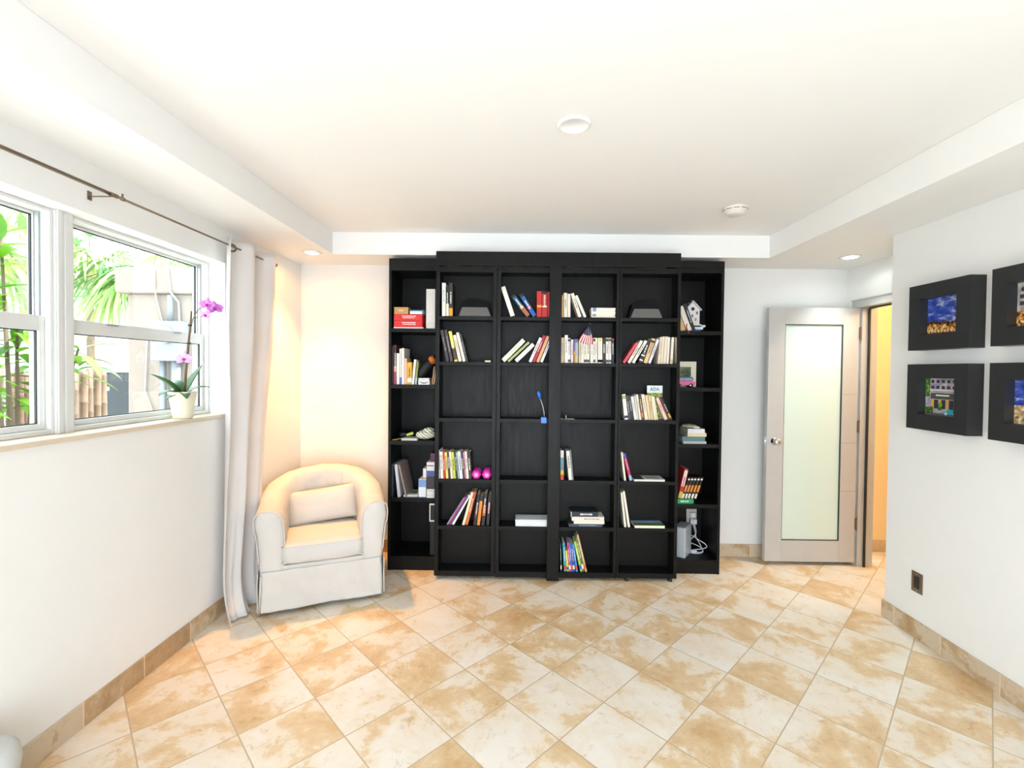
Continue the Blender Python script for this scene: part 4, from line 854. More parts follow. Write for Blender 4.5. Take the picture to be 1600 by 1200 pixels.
o = new_obj('striped_cloth', q, stripes_mat(), None, True); tag(o, 'crumpled cream cloth with thin dark stripes, left deep bookcase', 'cloth')
# fourth shelf
z_ = ZLc[3]
r = flat(-0.905, -0.796, z_ + 0.0012, 0.016, 3.55, 0.16, 'd0d4cc', 'colour magazine stack lying flat beside the blue and white box', name='magazine', cat='magazine', rz=0)
q = BM(); box(q, 0, 0.0005, 0.03, 0.13, 0.02, 0.09); b_ = new_obj('cover_photo', q, foliage_mat('mag_print', ['1c2830', '3c6464', '88a870', 'c8ccc0'], 40), r); b_.location.x = -0.0085
r = carton(-0.785, -0.728, Ys, 0.12, z_, 0.142, hexmat('e4e8ea'), 'medicine_box', 'blue and white carton standing on the fourth shelf, left deep bookcase', texts=[(0.0, 1.0, 0.58, 0.98, '7c9ccc'), (0.0, 1.0, 0.0, 0.05, '2c3c7c')])
r = carton(-0.756, -0.730, Ys + 0.02, 0.09, z_ + 0.1425, 0.078, hexmat('e0dcd6'), 'small_carton', 'small white carton standing on the blue and white carton', texts=[(0.0, 1.0, 0.0, 0.12, 'c89078')])
for k, (h_, c_, d_) in enumerate([(0.016, 'e8e6e0', 'lowest'), (0.016, 'e2e0dc', 'second'), (0.016, 'e9e6e2', 'third'), (0.014, 'dcd8d0', 'top')]):
    flat(-0.722, -0.664, z_ + 0.0175 * k, h_, Ys + 0.004 * (k % 2), 0.12, c_, 'white booklet, %s in the little pile beside the tall bookcase, left' % d_, group='white booklets piled on the fourth shelf, left deep bookcase', name='booklet', cat='booklet')
r = carton(-0.724, -0.664, Ys + 0.002, 0.14, z_ + 0.0725, 0.092, hexmat('3a3438'), 'dark_box', 'dark box stacked on the white booklets')
r = carton(-0.724, -0.664, Ys + 0.002, 0.14, z_ + 0.165, 0.108, hexmat('e8e2de'), 'printed_box', 'white box with a blue base on top of the dark box', texts=[(0.0, 1.0, 0.0, 0.40, '4c5c98'), (0.1, 0.9, 0.72, 0.80, '6a6466')])
r = carton(-0.706, -0.664, Ys + 0.05, 0.08, z_ + 0.2735, 0.060, hexmat('6a3450'), 'plum_box', 'small plum coloured box at the top of the pile')
# books' cover art on the art book is in its own mesh
r = empty('photo_frame', (-0.70, 3.545, ZLc[4])); tag(r, 'white rimmed frame standing in the bottom compartment, left deep bookcase', 'frame')
q = BM(); box(q, -0.004, 0.05, 0, 0.012, 0.26, 0.40, 0.002); new_obj('rim', q, hexmat('ece6da'), r)
q = BM(); box(q, 0.004, 0.046, -0.001, 0.0, 0.272, 0.388); new_obj('dark_print', q, hexmat('141414'), r)
q = BM(); box(q, 0.0, 0.04, 0.012, 0.10, 0.0004, 0.40, 0.002); new_obj('backing_box', q, hexmat('1c1a1a'), r)

# ---- right deep bookcase contents
z_ = ZLc[0]; g = 'booklets under the birdhouse'
flat(1.248, 1.352, z_, 0.016, 3.55, 0.14, '38588c', 'blue booklet at the bottom of the pile under the birdhouse', group=g)
flat(1.244, 1.372, z_ + 0.0165, 0.018, 3.552, 0.14, 'd0dce8', 'pale blue booklet under the birdhouse, second from the bottom', group=g)
flat(1.240, 1.350, z_ + 0.035, 0.012, 3.556, 0.14, '2a2622', 'black booklet under the birdhouse, second from the top', group=g)
flat(1.238, 1.362, z_ + 0.0475, 0.008, 3.556, 0.15, 'e8e2d4', 'thin white booklet directly under the birdhouse', group=g)
o = boxo('folded_card', hexmat('d8d6c8'), None, 1.364, 1.392, 3.555, 3.60, z_ + 0.0348, z_ + 0.050, 0.001); tag(o, 'small cream card sticking out right of the booklets', 'card')
q = BM(); tube(q, [(1.247, 3.545, z_ + 0.058), (1.2425, 3.540, z_ + 0.03), (1.247, 3.53, z_ + 0.003), (1.246, 3.510, z_ + 0.002), (1.244, 3.508, z_ - 0.02)], 0.004, 8); o = new_obj('red_cord', q, hexmat('c83c38'), None, True); tag(o, 'red ribbon cord hanging at the left of the booklets', 'cord')
r = empty('birdhouse', (1.312, 3.60, z_ + 0.056)); tag(r, 'white toy birdhouse with coloured cutouts on the pile of booklets', 'birdhouse')
BW = simple('birdhouse_white', (0.87, 0.87, 0.86), 0.5)
q = BM(); prism(q, [(-0.050, 0.0005), (0.050, 0.0005), (0.050, 0.118), (0.0, 0.172), (-0.050, 0.118)], 0, 0.085); new_obj('house_body', q, BW, r)
q = BM(); prism(q, [(0, 0.186), (0.066, 0.115), (0.062, 0.110), (0, 0.176)], -0.010, 0.095); prism(q, [(0, 0.186), (0, 0.176), (-0.062, 0.110), (-0.066, 0.115)], -0.010, 0.095); new_obj('roof', q, simple('roof_white', (0.83, 0.83, 0.84), 0.5), r)
q = BM(); lathe(q, [(0.0001, -0.001), (0.0135, -0.001), (0.0135, 0.0005)], 20, 'y', (-0.002, 0, 0.122)); new_obj('entry_hole', q, hexmat('181818'), r)
for (dx, dz, hx) in ((0.030, 0.095, '8c2c34'), (-0.006, 0.072, '4c5c74'), (0.020, 0.045, 'a86c3c')):
    q = BM(); 
    for a in range(5): lathe(q, [(0.0001, -0.003), (0.0035, -0.002), (0.0035, 0.0)], 8, 'y', (dx + 0.006 * math.cos(a * 1.257), 0, dz + 0.006 * math.sin(a * 1.257)))
    box(q, dx - 0.001, dx + 0.001, -0.002, 0, dz - 0.02, dz); box(q, dx - 0.008, dx + 0.008, -0.002, 0, dz - 0.013, dz - 0.009)
    new_obj('flower_cutout', q, hexmat(hx), r)
q = BM(); blob(q, (0.0, 0.03, 0.1885), (0.006, 0.008, 0.005), 1.0, 0.1, 2); new_obj('ridge_knob', q, hexmat('b8b0a4'), r, True)
# framed card and toy car on the second shelf
z_ = ZLc[1]
r = empty('matted_picture', (1.19, 3.66, z_)); tag(r, 'cream matted landscape picture standing behind the pink toy car', 'picture')
q = BM(); box(q, -0.020, 0.176, 0, 0.004, 0.0005, 0.200); new_obj('mat_board', q, simple('cream_mat', (0.88, 0.86, 0.76), 0.6), r)
q = BM(); box(q, 0.02, 0.135, -0.0006, 0.0, 0.035, 0.158); new_obj('landscape_print', q, foliage_mat('field_print', ['1f3024', '3c5430', '8c8450', '8c4c34'], 14), r)
r = empty('toy_car', (1.252, 3.565, z_)); tag(r, 'pink toy car with a blue grey roof on the second shelf, right deep bookcase', 'toy car')
CARP = simple('car_pink', (0.86, 0.38, 0.55), 0.3); CARB = simple('car_roof_blue', (0.30, 0.36, 0.52), 0.3)
q = BM(); prism(q, [(-0.080, 0.018), (0.072, 0.016), (0.076, 0.030), (0.072, 0.046), (0.030, 0.050), (-0.078, 0.052), (-0.084, 0.036)], 0, 0.058); bmesh.ops.bevel(q, geom=list(q.edges), offset=0.003, segments=2, affect='EDGES'); new_obj('car_body', q, CARP, r)
q = BM(); prism(q, [(-0.070, 0.050), (0.058, 0.049), (0.062, 0.070), (0.054, 0.080), (-0.060, 0.082), (-0.072, 0.068)], 0.004, 0.054); bmesh.ops.bevel(q, geom=list(q.edges), offset=0.003, segments=2, affect='EDGES'); new_obj('cabin', q, CARB, r)
q = BM(); box(q, -0.055, -0.010, 0.0025, 0.0045, 0.054, 0.070); box(q, -0.004, 0.052, 0.0025, 0.0045, 0.054, 0.070); new_obj('side_window', q, hexmat('8ca0b8'), r)
for wx in (-0.052, 0.040):
    for wy in (0.0, 0.052):
        q = BM(); lathe(q, [(0.0001, wy - 0.002), (0.013, wy - 0.002), (0.0155, wy), (0.0155, wy + 0.007), (0.0001, wy + 0.007)], 20, 'y', (wx, 0, 0.016)); wh = new_obj('wheel', q, hexmat('16161a'), r, True)
        q = BM(); lathe(q, [(0.0001, wy - 0.0035), (0.006, wy - 0.0025), (0.006, wy - 0.001)], 12, 'y', (wx, 0, 0.016)); new_obj('hubcap', q, CHROME, wh)
q = BM(); box(q, 0.072, 0.080, 0.0, 0.058, 0.017, 0.024, 0.002); new_obj('bumper', q, CHROME, r)
# third shelf stack
z_ = ZLc[2]; g = 'books piled flat on the third shelf, right deep bookcase'
flat(1.232, 1.408, z_, 0.018, 3.54, 0.20, 'b8bcc0', 'grey book at the bottom of the pile, third shelf, right deep bookcase', group=g)
flat(1.226, 1.400, z_ + 0.0185, 0.034, 3.545, 0.21, '5c7c7c', 'thick white paged book with teal cover, second from the bottom of the pile', group=g)
flat(1.268, 1.412, z_ + 0.053, 0.027, 3.55, 0.20, 'dccca8', 'cream book in the middle of the pile, third shelf, right deep bookcase', group=g)
flat(1.270, 1.400, z_ + 0.0805, 0.016, 3.55, 0.19, 'e0e0e4', 'white paged book, second from the top of the pile under the pouch', group=g)
flat(1.270, 1.398, z_ + 0.097, 0.015, 3.552, 0.19, 'd8dade', 'white paged book, topmost of the pile under the pouch', group=g)
for ob in bpy.data.objects:
    pass
q = BM(); blob(q, (1.30, 3.61, z_ + 0.129), (0.058, 0.05, 0.015), 8.3, 0.2); o = new_obj('soft_pouch', q, hexmat('a8a488'), None, True); tag(o, 'olive and white soft pouch on top of the piled books', 'pouch')
q = BM(); blob(q, (1.342, 3.575, z_ + 0.1215), (0.030, 0.02, 0.009), 2.3, 0.15, 2); o = new_obj('folded_tissue', q, hexmat('e8e0d8'), None, True); tag(o, 'folded white tissue at the edge of the olive pouch', 'tissue')
# fourth shelf green book
flat(1.168, 1.318, zr4, 0.034, 3.535, 0.21, '1f8a50', 'green book lying flat under the row of black and orange paperbacks', [(0.1, 0.9, '2c9c60')], 'e8ece0')
# bottom compartment: silver drive box, outlet, cables
z_ = ZLc[4]
r = empty('drive_box', (1.2445, 3.5875, z_), math.radians(-35)); tag(r, 'silver white upright electronic box in the bottom of the right deep bookcase', 'electronic box')
q = BM(); box(q, -0.046, 0.040, -0.03, 0.14, 0.0008, 0.232, 0.006); new_obj('casing', q, simple('silver_plastic', (0.80, 0.82, 0.84), 0.3, 0.2), r)
q = BM(); box(q, -0.040, 0.034, -0.024, 0.134, 0.2322, 0.2335); new_obj('top_inset', q, simple('inset_grey', (0.62, 0.66, 0.68), 0.4), r)
r = empty('power_outlet', (1.41, 3.836, z_ + 0.245)); tag(r, 'white rimmed power outlet with plugged adapters behind the bottom shelf', 'outlet')
q = BM(); box(q, -0.040, 0.044, -0.006, -0.0005, -0.07, 0.055, 0.002); new_obj('cover_plate', q, hexmat('c8c0b4'), r)
q = BM(); box(q, -0.014, 0.024, -0.034, -0.006, -0.008, 0.030, 0.006); box(q, -0.018, 0.034, -0.045, -0.006, -0.062, -0.02, 0.006); new_obj('plug', q, simple('plug_white', (0.92, 0.92, 0.92), 0.35), r)
CW = simple('cable_white', (0.90, 0.90, 0.94), 0.4)
random.seed(11)
def cable(pts, rr, label, nm='power_cable'):
    # smooth by catmull-rom
    P = [Vector((p[0] + 0.07 + (0.05 if p[2] > z_ + 0.16 else 0), p[1], z_ + (p[2] - z_) * 0.72 + 0.002)) for p in pts]; out = []
    for i in range(len(P) - 1):
        a, b_, c, d = P[max(i - 1, 0)], P[i], P[i + 1], P[min(i + 2, len(P) - 1)]
        for k in range(8):
            t = k / 8; out.append(0.5 * ((2 * b_) + (c - a) * t + (2 * a - 5 * b_ + 4 * c - d) * t * t + (3 * b_ - a - 3 * c + d) * t ** 3))
    out.append(P[-1]); q = BM(); tube(q, out, rr, 8); o = new_obj(nm, q, CW, None, True); tag(o, label, 'cable', 'white cables coiled on the bottom shelf'); return o
cable([(1.275, 3.80, z_ + 0.335), (1.292, 3.77, z_ + 0.27), (1.296, 3.74, z_ + 0.18), (1.300, 3.72, z_ + 0.12), (1.26, 3.70, z_ + 0.075), (1.24, 3.69, z_ + 0.04), (1.30, 3.67, z_ + 0.006), (1.37, 3.67, z_ + 0.006), (1.385, 3.72, z_ + 0.03), (1.35, 3.75, z_ + 0.12), (1.30, 3.75, z_ + 0.15), (1.255, 3.74, z_ + 0.14)], 0.0035, 'white cable dropping from the upper plug and looping on the shelf')
cable([(1.285, 3.79, z_ + 0.28), (1.30, 3.76, z_ + 0.17), (1.345, 3.72, z_ + 0.13), (1.40, 3.70, z_ + 0.085), (1.415, 3.69, z_ + 0.05), (1.38, 3.68, z_ + 0.035), (1.31, 3.66, z_ + 0.035), (1.25, 3.66, z_ + 0.03)], 0.0035, 'white cable bulging furthest right in the bottom of the right bookcase')
cable([(1.25, 3.655, z_ + 0.012), (1.29, 3.64, z_ + 0.005), (1.345, 3.64, z_ + 0.006), (1.375, 3.66, z_ + 0.02), (1.36, 3.69, z_ + 0.05), (1.30, 3.70, z_ + 0.085), (1.25, 3.70, z_ + 0.11)], 0.0030, 'thin white cable looping lowest on the shelf beside the silver box')
q = BM(); blob(q, (1.365, 3.645, z_ + 0.02), (0.026, 0.018, 0.012), 4.0, 0.08); o = new_obj('cable_adapter', q, CW, None, True); tag(o, 'small white cable adapter lying among the coiled cables', 'adapter')

# ------------------------------------------------------------------ armchair with slipcover
random.seed(21)
def chair_outline(t, inset=0.0, flare=0.0, z=1.0):
    """t 0..1 runs front-left -> back -> front-right; returns (x, y) of the outer line moved inward by inset"""
    hw, yf, yb = (0.342 + 0.044 * min(1, max(0, z / 0.6))) - inset + flare, -0.36, 0.345 - inset + flare
    ls = 0.30; arc = 1.12; tot = 2 * ls + arc; s = t * tot; y1 = yf + ls
    if s < ls: return (-hw, yf + s)
    if s > tot - ls: return (hw, yf + (tot - s))
    a = PI - PI * (s - ls) / arc
    ca, sa = math.cos(a), math.sin(a); e = 0.86
    return (hw * math.copysign(abs(ca) ** e, ca), y1 + (yb - y1) * abs(sa) ** e)
def chair_h(t):
    u = 0.5 - 0.5 * math.cos(2 * PI * t); return 0.645 + 0.150 * (u ** 0.85)
ch = empty('armchair', (-1.407, 3.291, 0), math.radians(23.0)); tag(ch, 'white tub armchair with a cotton slipcover in the corner by the curtain', 'armchair')
TH = 0.145
prof = [(0.0, 0.035, 0), (0.0, 0.18, 0), (0.0, 0.33, 0), (-0.03, 0.50, 0), (-0.08, -0.13, 1), (-0.08, -0.06, 1), (0.0, -0.018, 1), (0.22, 0.0, 1), (0.5, 0.004, 1), (0.78, -0.006, 1), (0.98, -0.04, 1), (1.05, -0.11, 1), (1.02, -0.24, 1), (0.98, 0.36, 0), (0.98, 0.24, 0)]
q = BM(); NT = 46; rings = []
for i in range(NT + 1):
    t = i / NT; ring = []
    for (f, z, rel) in prof:
        zz = chair_h(t) + z if rel else z
        if not rel and z == 0.50: zz = 0.50
        x, y = chair_outline(t, f * TH, 0, zz)
        nz_ = mnoise.noise(Vector((x * 6, y * 6, zz * 5))) * 0.008 + mnoise.noise(Vector((x * 22 + zz * 9, y * 22, zz * 7))) * 0.006
        ring.append(q.verts.new((x + nz_, y + nz_ * 0.6, zz)))
    rings.append(ring)
for i in range(NT):
    for k in range(len(prof) - 1): q.faces.new((rings[i][k], rings[i + 1][k], rings[i + 1][k + 1], rings[i][k + 1]))
# front ends of the arms: a slightly bulging panel
for ring, sgn in ((rings[0], 1), (rings[-1], -1)):
    n = len(ring)
    cs = []
    for a_, b_ in ((0, n - 1), (1, n - 1), (2, n - 2), (3, n - 3), (4, n - 4), (5, n - 4), (6, n - 5), (7, n - 6)):
        pass
    idx = [(0, 14), (1, 14), (2, 13), (3, 12), (4, 11), (5, 10), (6, 9), (7, 8)]
    mids = []
    for a_, b_ in idx:
        m = (ring[a_].co + ring[b_].co) / 2; m.y -= 0.006; mids.append(q.verts.new(m))
    for k in range(len(idx) - 1):
        a0, b0 = idx[k]; a1, b1 = idx[k + 1]
        for (p, r_) in (((a0, a1), 0), ((b0, b1), 1)):
            v0, v1 = ring[p[0]], ring[p[1]]
            vs_ = [v0, v1, mids[k + 1], mids[k]] if v0 is not v1 else [v0, mids[k + 1], mids[k]]
            try: q.faces.new(vs_)
            except ValueError: pass
    try: q.faces.new((ring[7], ring[8], mids[-1]))
    except ValueError: pass
bmesh.ops.recalc_face_normals(q, faces=q.faces)
body = new_obj('body_cover', q, COTTON, ch); subsurf(body, 2)
tx = bpy.data.textures.new('cloth_folds', 'CLOUDS'); tx.noise_scale = 0.11; tx.noise_depth = 3
dm = body.modifiers.new('folds', 'DISPLACE'); dm.texture = tx; dm.strength = 0.022; dm.mid_level = 0.5; dm.texture_coords = 'LOCAL'
# piping round the arm fronts
for side, t in ((-1, 0.0), (1, 1.0)):
    pts = []
    for (f, z, rel) in prof[1:14]:
        zz = chair_h(t) + z if rel else z
        x, y = chair_outline(t, f * TH, 0, zz); pts.append((x, y - 0.006, zz))
    pts = [p for p in pts if p[2] > 0.27]
    P = [Vector(p) for p in pts]; out = []
    for i in range(len(P) - 1):
        a, b_, c, d = P[max(i - 1, 0)], P[i], P[i + 1], P[min(i + 2, len(P) - 1)]
        for k in range(5):
            u = k / 5; out.append(0.5 * ((2 * b_) + (c - a) * u + (2 * a - 5 * b_ + 4 * c - d) * u * u + (3 * b_ - a - 3 * c + d) * u ** 3))
    out.append(P[-1]); q = BM(); tube(q, out, 0.0035, 6); new_obj('piping', q, COTTON, ch, True)
# front rail and skirt
q = BM(); NX = 60; NZ = 20; g_ = []
for j in range(NZ + 1):
    row = []
    for i in range(NX + 1):
        x = -0.352 + 0.704 * i / NX; z = 0.032 + 0.245 * j / NZ
        y = -0.382 + 0.010 * (j / NZ) + 0.005 * math.sin(x * 13 + 1) * (1 - j / NZ) + 0.010 * mnoise.noise(Vector((x * 7, z * 9, 3))) + 0.006 * mnoise.noise(Vector((x * 20 + z * 12, z * 14, 7)))
        row.append(q.verts.new((x * (1 + 0.012 * (1 - j / NZ)), y, z)))
    g_.append(row)
for j in range(NZ):
    for i in range(NX): q.faces.new((g_[j][i], g_[j][i + 1], g_[j + 1][i + 1], g_[j + 1][i]))
o_ = new_obj('front_skirt', q, COTTON, ch, True); sd = o_.modifiers.new('s', 'SOLIDIFY'); sd.thickness = 0.012; sd.offset = -1
# side/back skirt band with open pleats at the front corners
q = BM(); g_ = []
for i in range(61):
    t = i / 60; col_ = []
    for j in range(6):
        z = 0.030 + 0.235 * j / 5; fl = 0.010 + 0.016 * (1 - j / 5) + 0.005 * math.sin(t * 70) * (1 - j / 5) + 0.004 * mnoise.noise(Vector((t * 20, z * 8, 0)))
        x, y = chair_outline(t, 0, fl, z); 
        if t < 0.03 or t > 0.97: y -= 0.012
        col_.append(q.verts.new((x, y, z)))
    g_.append(col_)
for i in range(60):
    for j in range(5): q.faces.new((g_[i][j], g_[i + 1][j], g_[i + 1][j + 1], g_[i][j + 1]))
o_ = new_obj('side_skirt', q, COTTON, ch, True); sd = o_.modifiers.new('s', 'SOLIDIFY'); sd.thickness = 0.005
for sx in (-1, 1):
    q = BM(); xs = sx * 0.358
    pts = [(xs, -0.384), (xs + sx * 0.010, -0.372), (xs + sx * 0.004, -0.352), (xs + sx * 0.018, -0.335)]
    lo_ = [q.verts.new((x, y, 0.026 + 0.006 * k)) for k, (x, y) in enumerate(pts)]; hi_ = [q.verts.new((x - sx * 0.010, y + 0.004, 0.255)) for x, y in pts]
    for k in range(3): q.faces.new((lo_[k], lo_[k + 1], hi_[k + 1], hi_[k]))
    o_ = new_obj('corner_pleat', q, COTTON, ch, True); sd = o_.modifiers.new('s', 'SOLIDIFY'); sd.thickness = 0.004
# base and seat cushion
q = BM(); box(q, -0.245, 0.245, -0.362, 0.20, 0.06, 0.300, 0.01); new_obj('seat_base', q, COTTON, ch)
q = BM(); 
def cushion(bm, cx, cy, cz, sx, sy, sz, ex=0.28, n=14, back_round=0.0):
    rb = bmesh.ops.create_cube(bm, size=2); bmesh.ops.subdivide_edges(bm, edges=list({e for v in rb['verts'] for e in v.link_edges}), cuts=n, use_grid_fill=True)
    for v in bm.verts:
        x, y, z = v.co
        px = math.copysign(min(1, abs(x)) ** 1.0, x); r2 = min(1, (x * x) ** 3 + (y * y) ** 3)
        dome = (1 - min(1, (x ** 6 + y ** 6)))
        z2 = z * (0.80 + 0.20 * dome ** 0.8)
        k = 1 - 0.04 * (z * z)
        v.co = Vector((cx + x * sx * k * (1 - 0.035 * y ** 4), cy + y * sy * k * (1 - 0.05 * x ** 4), cz + z2 * sz))
cushion(q, 0.0, -0.085, 0.366, 0.247, 0.305, 0.070)
for v in q.verts:
    if v.co.y > 0.0: v.co.x *= 1 - 0.30 * ((v.co.y) / 0.22) ** 2
o_ = new_obj('seat_cushion', q, COTTON, ch, True)
dm = o_.modifiers.new('folds', 'DISPLACE'); dm.texture = tx; dm.strength = 0.010; dm.mid_level = 0.5; dm.texture_coords = 'LOCAL'
q = BM()
for zz in (0.318, 0.416):
    pts = [(-0.238, -0.10, zz)] + [(-0.241 + 0.006 * k, -0.37 - 0.012 * math.sin(PI * k / 80), zz) for k in range(0, 81, 4)] + [(0.240, -0.10, zz)]
    tube(q, pts, 0.0032, 6)
new_obj('cushion_piping', q, COTTON, ch, True)
WOODL = simple('pale_beech', (0.78, 0.60, 0.38), 0.5)
for fx, fy in ((-0.30, -0.31), (0.30, -0.31), (-0.24, 0.20), (0.24, 0.20)):
    q = BM(); lathe(q, [(0.018, 0.0005), (0.024, 0.06)], 14, 'z', (fx, fy, 0)); new_obj('leg', q, WOODL, ch, True)
for t_ in (0.40, 0.60):   # vertical seams running down the inside of the back
    pts = []
    for zf in range(9):
        zz = 0.46 + (chair_h(t_) - 0.50) * zf / 8; x, y = chair_outline(t_, (1.05 if zf < 7 else 0.95) * TH, 0, zz); pts.append((x, y - 0.001, zz))
    q = BM(); tube(q, pts, 0.003, 6); new_obj('back_seam', q, COTTON, ch, True)
# lumbar pillow
q = BM(); rb = bmesh.ops.create_cube(q, size=2); bmesh.ops.subdivide_edges(q, edges=list(q.edges), cuts=12, use_grid_fill=True)
for v in q.verts:
    x, y, z = v.co; th = (max(0, (1 - x ** 4)) * max(0, (1 - z ** 4))) ** 0.5
    k = 1 - 0.05 * (1 - abs(x)) * abs(z) ** 3
    v.co = Vector((x * 0.236 * (1 - 0.035 * z * z * 0), y * (0.006 + 0.062 * th), z * 0.122 * (1 - 0.05 * (1 - x * x))))
    v.co.y += 0.004 * mnoise.noise(Vector((x * 3, z * 3, 1)))
pil = new_obj('lumbar_pillow', q, COTTON, None, True); R_ = Matrix.Rotation(math.radians(23), 3, 'Z')
pc = Vector((-1.407, 3.291, 0)) + R_ @ Vector((-0.015, 0.062, 0)); pc.z = 0.548
pil.location = pc; pil.rotation_euler = (math.radians(-22), math.radians(-5), math.radians(23)); tag(pil, 'plump white cotton pillow resting on the seat of the armchair', 'pillow')

# ------------------------------------------------------------------ curtain rod and curtain
r = empty('curtain_rod', (-1.765, 2.0, 2.268)); tag(r, 'thin bronze curtain rod above the windows', 'curtain rod')
q = BM(); tube(q, [(0, -2.4, 0), (0, 0.01, 0)], 0.0075, 14); new_obj('outer_tube', q, BRONZE, r, True)
q = BM(); tube(q, [(0, 0.01, 0), (0, 1.30, 0)], 0.0052, 14); new_obj('inner_tube', q, BRONZE, r, True)
q = BM(); tube(q, [(0, -0.02, 0), (0, 0.015, 0)], 0.0092, 14); new_obj('joint_sleeve', q, BRONZE, r, True)
q = BM(); tube(q, [(0, 0.035, 0), (0, 0.05, 0)], 0.0085, 14); new_obj('joint_collar', q, BRONZE, r, True)
q = BM(); tube(q, [(0, 0.042, 0.0), (0.0, 0.042, 0.022)], 0.004, 8); new_obj('set_screw', q, BRONZE, r, True)
q = BM(); tube(q, [(0, 1.30, 0), (0, 1.315, 0)], 0.012, 14); new_obj('end_cap', q, BRONZE, r, True)
for by in (-0.02,):
    q = BM(); box(q, -0.0895, -0.086, by - 0.010, by + 0.010, -0.028, 0.010, 0.002); box(q, -0.084, 0.008, by - 0.003, by + 0.003, -0.014, -0.010, 0.001); box(q, 0.004, 0.010, by - 0.003, by + 0.003, -0.014, -0.004, 0.001); new_obj('bracket', q, BRONZE, r)
cur = empty('curtain', (-1.77, 2.95, 0)); tag(cur, 'long white curtain panel gathered at the right end of the rod', 'curtain')
q = BM(); NU, NV = 120, 60; g_ = []
def cur_pt(u, v):
    # v: 0 top .. 1 floor ; u: 0 left (near) .. 1 right (far)
    z = 2.305 * (1 - v) + 0.012
    yl = 2.735 + 0.02 * math.sin(PI * v) - 0.00 * v
    yr = 3.235 - 0.06 * v - 0.17 * max(0, v - 0.30) ** 0.8
    y = yl + (yr - yl) * u
    ph = 2 * PI * 2.0 * u + 0.6 + 0.5 * math.sin(v * 2.2)
    amp = 0.045 * (1 - 0.35 * v)
    x = -1.762 - 0.02 * v + amp * math.cos(ph) + 0.007 * math.sin(2 * PI * 7 * u + 4 * v) * v
    x += 0.02 * mnoise.noise(Vector((u * 4, v * 3, 2))) * min(1, v * 3)
    k = max(0, (v - 0.88) / 0.12)
    x += 0.085 * k * k * (1 - 0.3 * u); y -= 0.055 * k * k * (1 - u)
    x = max(x, -1.842); z = max(z, 0.006)
    return Vector((x + 1.77, y - 2.95, z))
for i in range(NU + 1): g_.append([q.verts.new(cur_pt(i / NU, j / NV)) for j in range(NV + 1)])
for i in range(NU):
    for j in range(NV): q.faces.new((g_[i][j], g_[i + 1][j], g_[i + 1][j + 1], g_[i][j + 1]))
o_ = new_obj('curtain_cloth', q, CURTAIN, cur, True); sd = o_.modifiers.new('s', 'SOLIDIFY'); sd.thickness = 0.0016
for j in (4,):
    q = BM(); tube(q, [cur_pt(i / NU, 0.046) + Vector((0.0012, 0, 0)) for i in range(NU + 1)], 0.0012, 4); new_obj('hem_stitch', q, CURTAIN, cur)
for (gy, ang) in ((2.862, 0.5), (3.075, -0.4)):
    u = (gy - 2.735) / 0.5; p = cur_pt(u, 0.02); d_ = (cur_pt(u + 0.01, 0.02) - cur_pt(u - 0.01, 0.02)).normalized()
    nrm = Vector((d_.y, -d_.x, 0)).normalized()
    q = BM(); pts = []
    u_ = d_; v_ = Vector((0, 0, 1))
    ring = []
    for k in range(25):
        a = 2 * PI * k / 24; pts.append(p + nrm * 0.002 + u_ * 0.021 * math.cos(a) + v_ * (0.021 * math.sin(a) - 0.0))
    tube(q, pts, 0.006, 8, False)
    new_obj('grommet', q, BRONZE, cur, True)

# ------------------------------------------------------------------ orchid in a cream pot
r = empty('potted_orchid', (-1.893, 2.575, 1.2472)); tag(r, 'pink moth orchid in a cream pot on the window sill', 'potted plant')
q = BM(); lathe(q, [(0.0001, 0.0006), (0.044, 0.0006), (0.047, 0.004), (0.060, 0.10), (0.066, 0.138), (0.069, 0.142), (0.068, 0.150), (0.062, 0.150), (0.060, 0.138), (0.0001, 0.132)], 40); new_obj('pot', q, simple('cream_ceramic', (0.90, 0.89, 0.80), 0.3), r, True)
q = BM(); lathe(q, [(0.0001, 0.139), (0.03, 0.140), (0.059, 0.134)], 24); new_obj('bark_mix', q, simple('bark', (0.30, 0.20, 0.12), 0.9, var=0.3, scale=120), r)
def leaf_mesh(bm, base, direc, length, width, droop, up=Vector((0, 0, 1)), n=10, fold=0.25, mi=0, tipup=0.0):
    """a single lanceolate leaf with a midrib fold"""
    d = Vector(direc).normalized(); side = d.cross(up)
    if side.length < 1e-4: side = Vector((1, 0, 0))
    side.normalize(); p = Vector(base); prev = None; step = length / n
    for i in range(n + 1):
        t = i / n; wv = width * (math.sin(PI * min(1, t ** 0.75 * 0.97 + 0.03))) ** 0.8 * 0.5 + 0.0006
        nrm = side.cross(d).normalized()
        a = bm.verts.new(p - side * wv + nrm * wv * fold); m = bm.verts.new(p); c = bm.verts.new(p + side * wv + nrm * wv * fold)
        if prev:
            for f in ((prev[0], prev[1], m, a), (prev[1], prev[2], c, m)):
                ff = bm.faces.new(f); ff.material_index = mi; ff.smooth = True
        prev = (a, m, c)
        d = (d + Vector((0, 0, -droop + tipup * t)) * (1.0 / n)).normalized(); p = p + d * step
LEAFM = simple('orchid_leaf_green', (0.22, 0.38, 0.18), 0.35, var=0.12, scale=14)
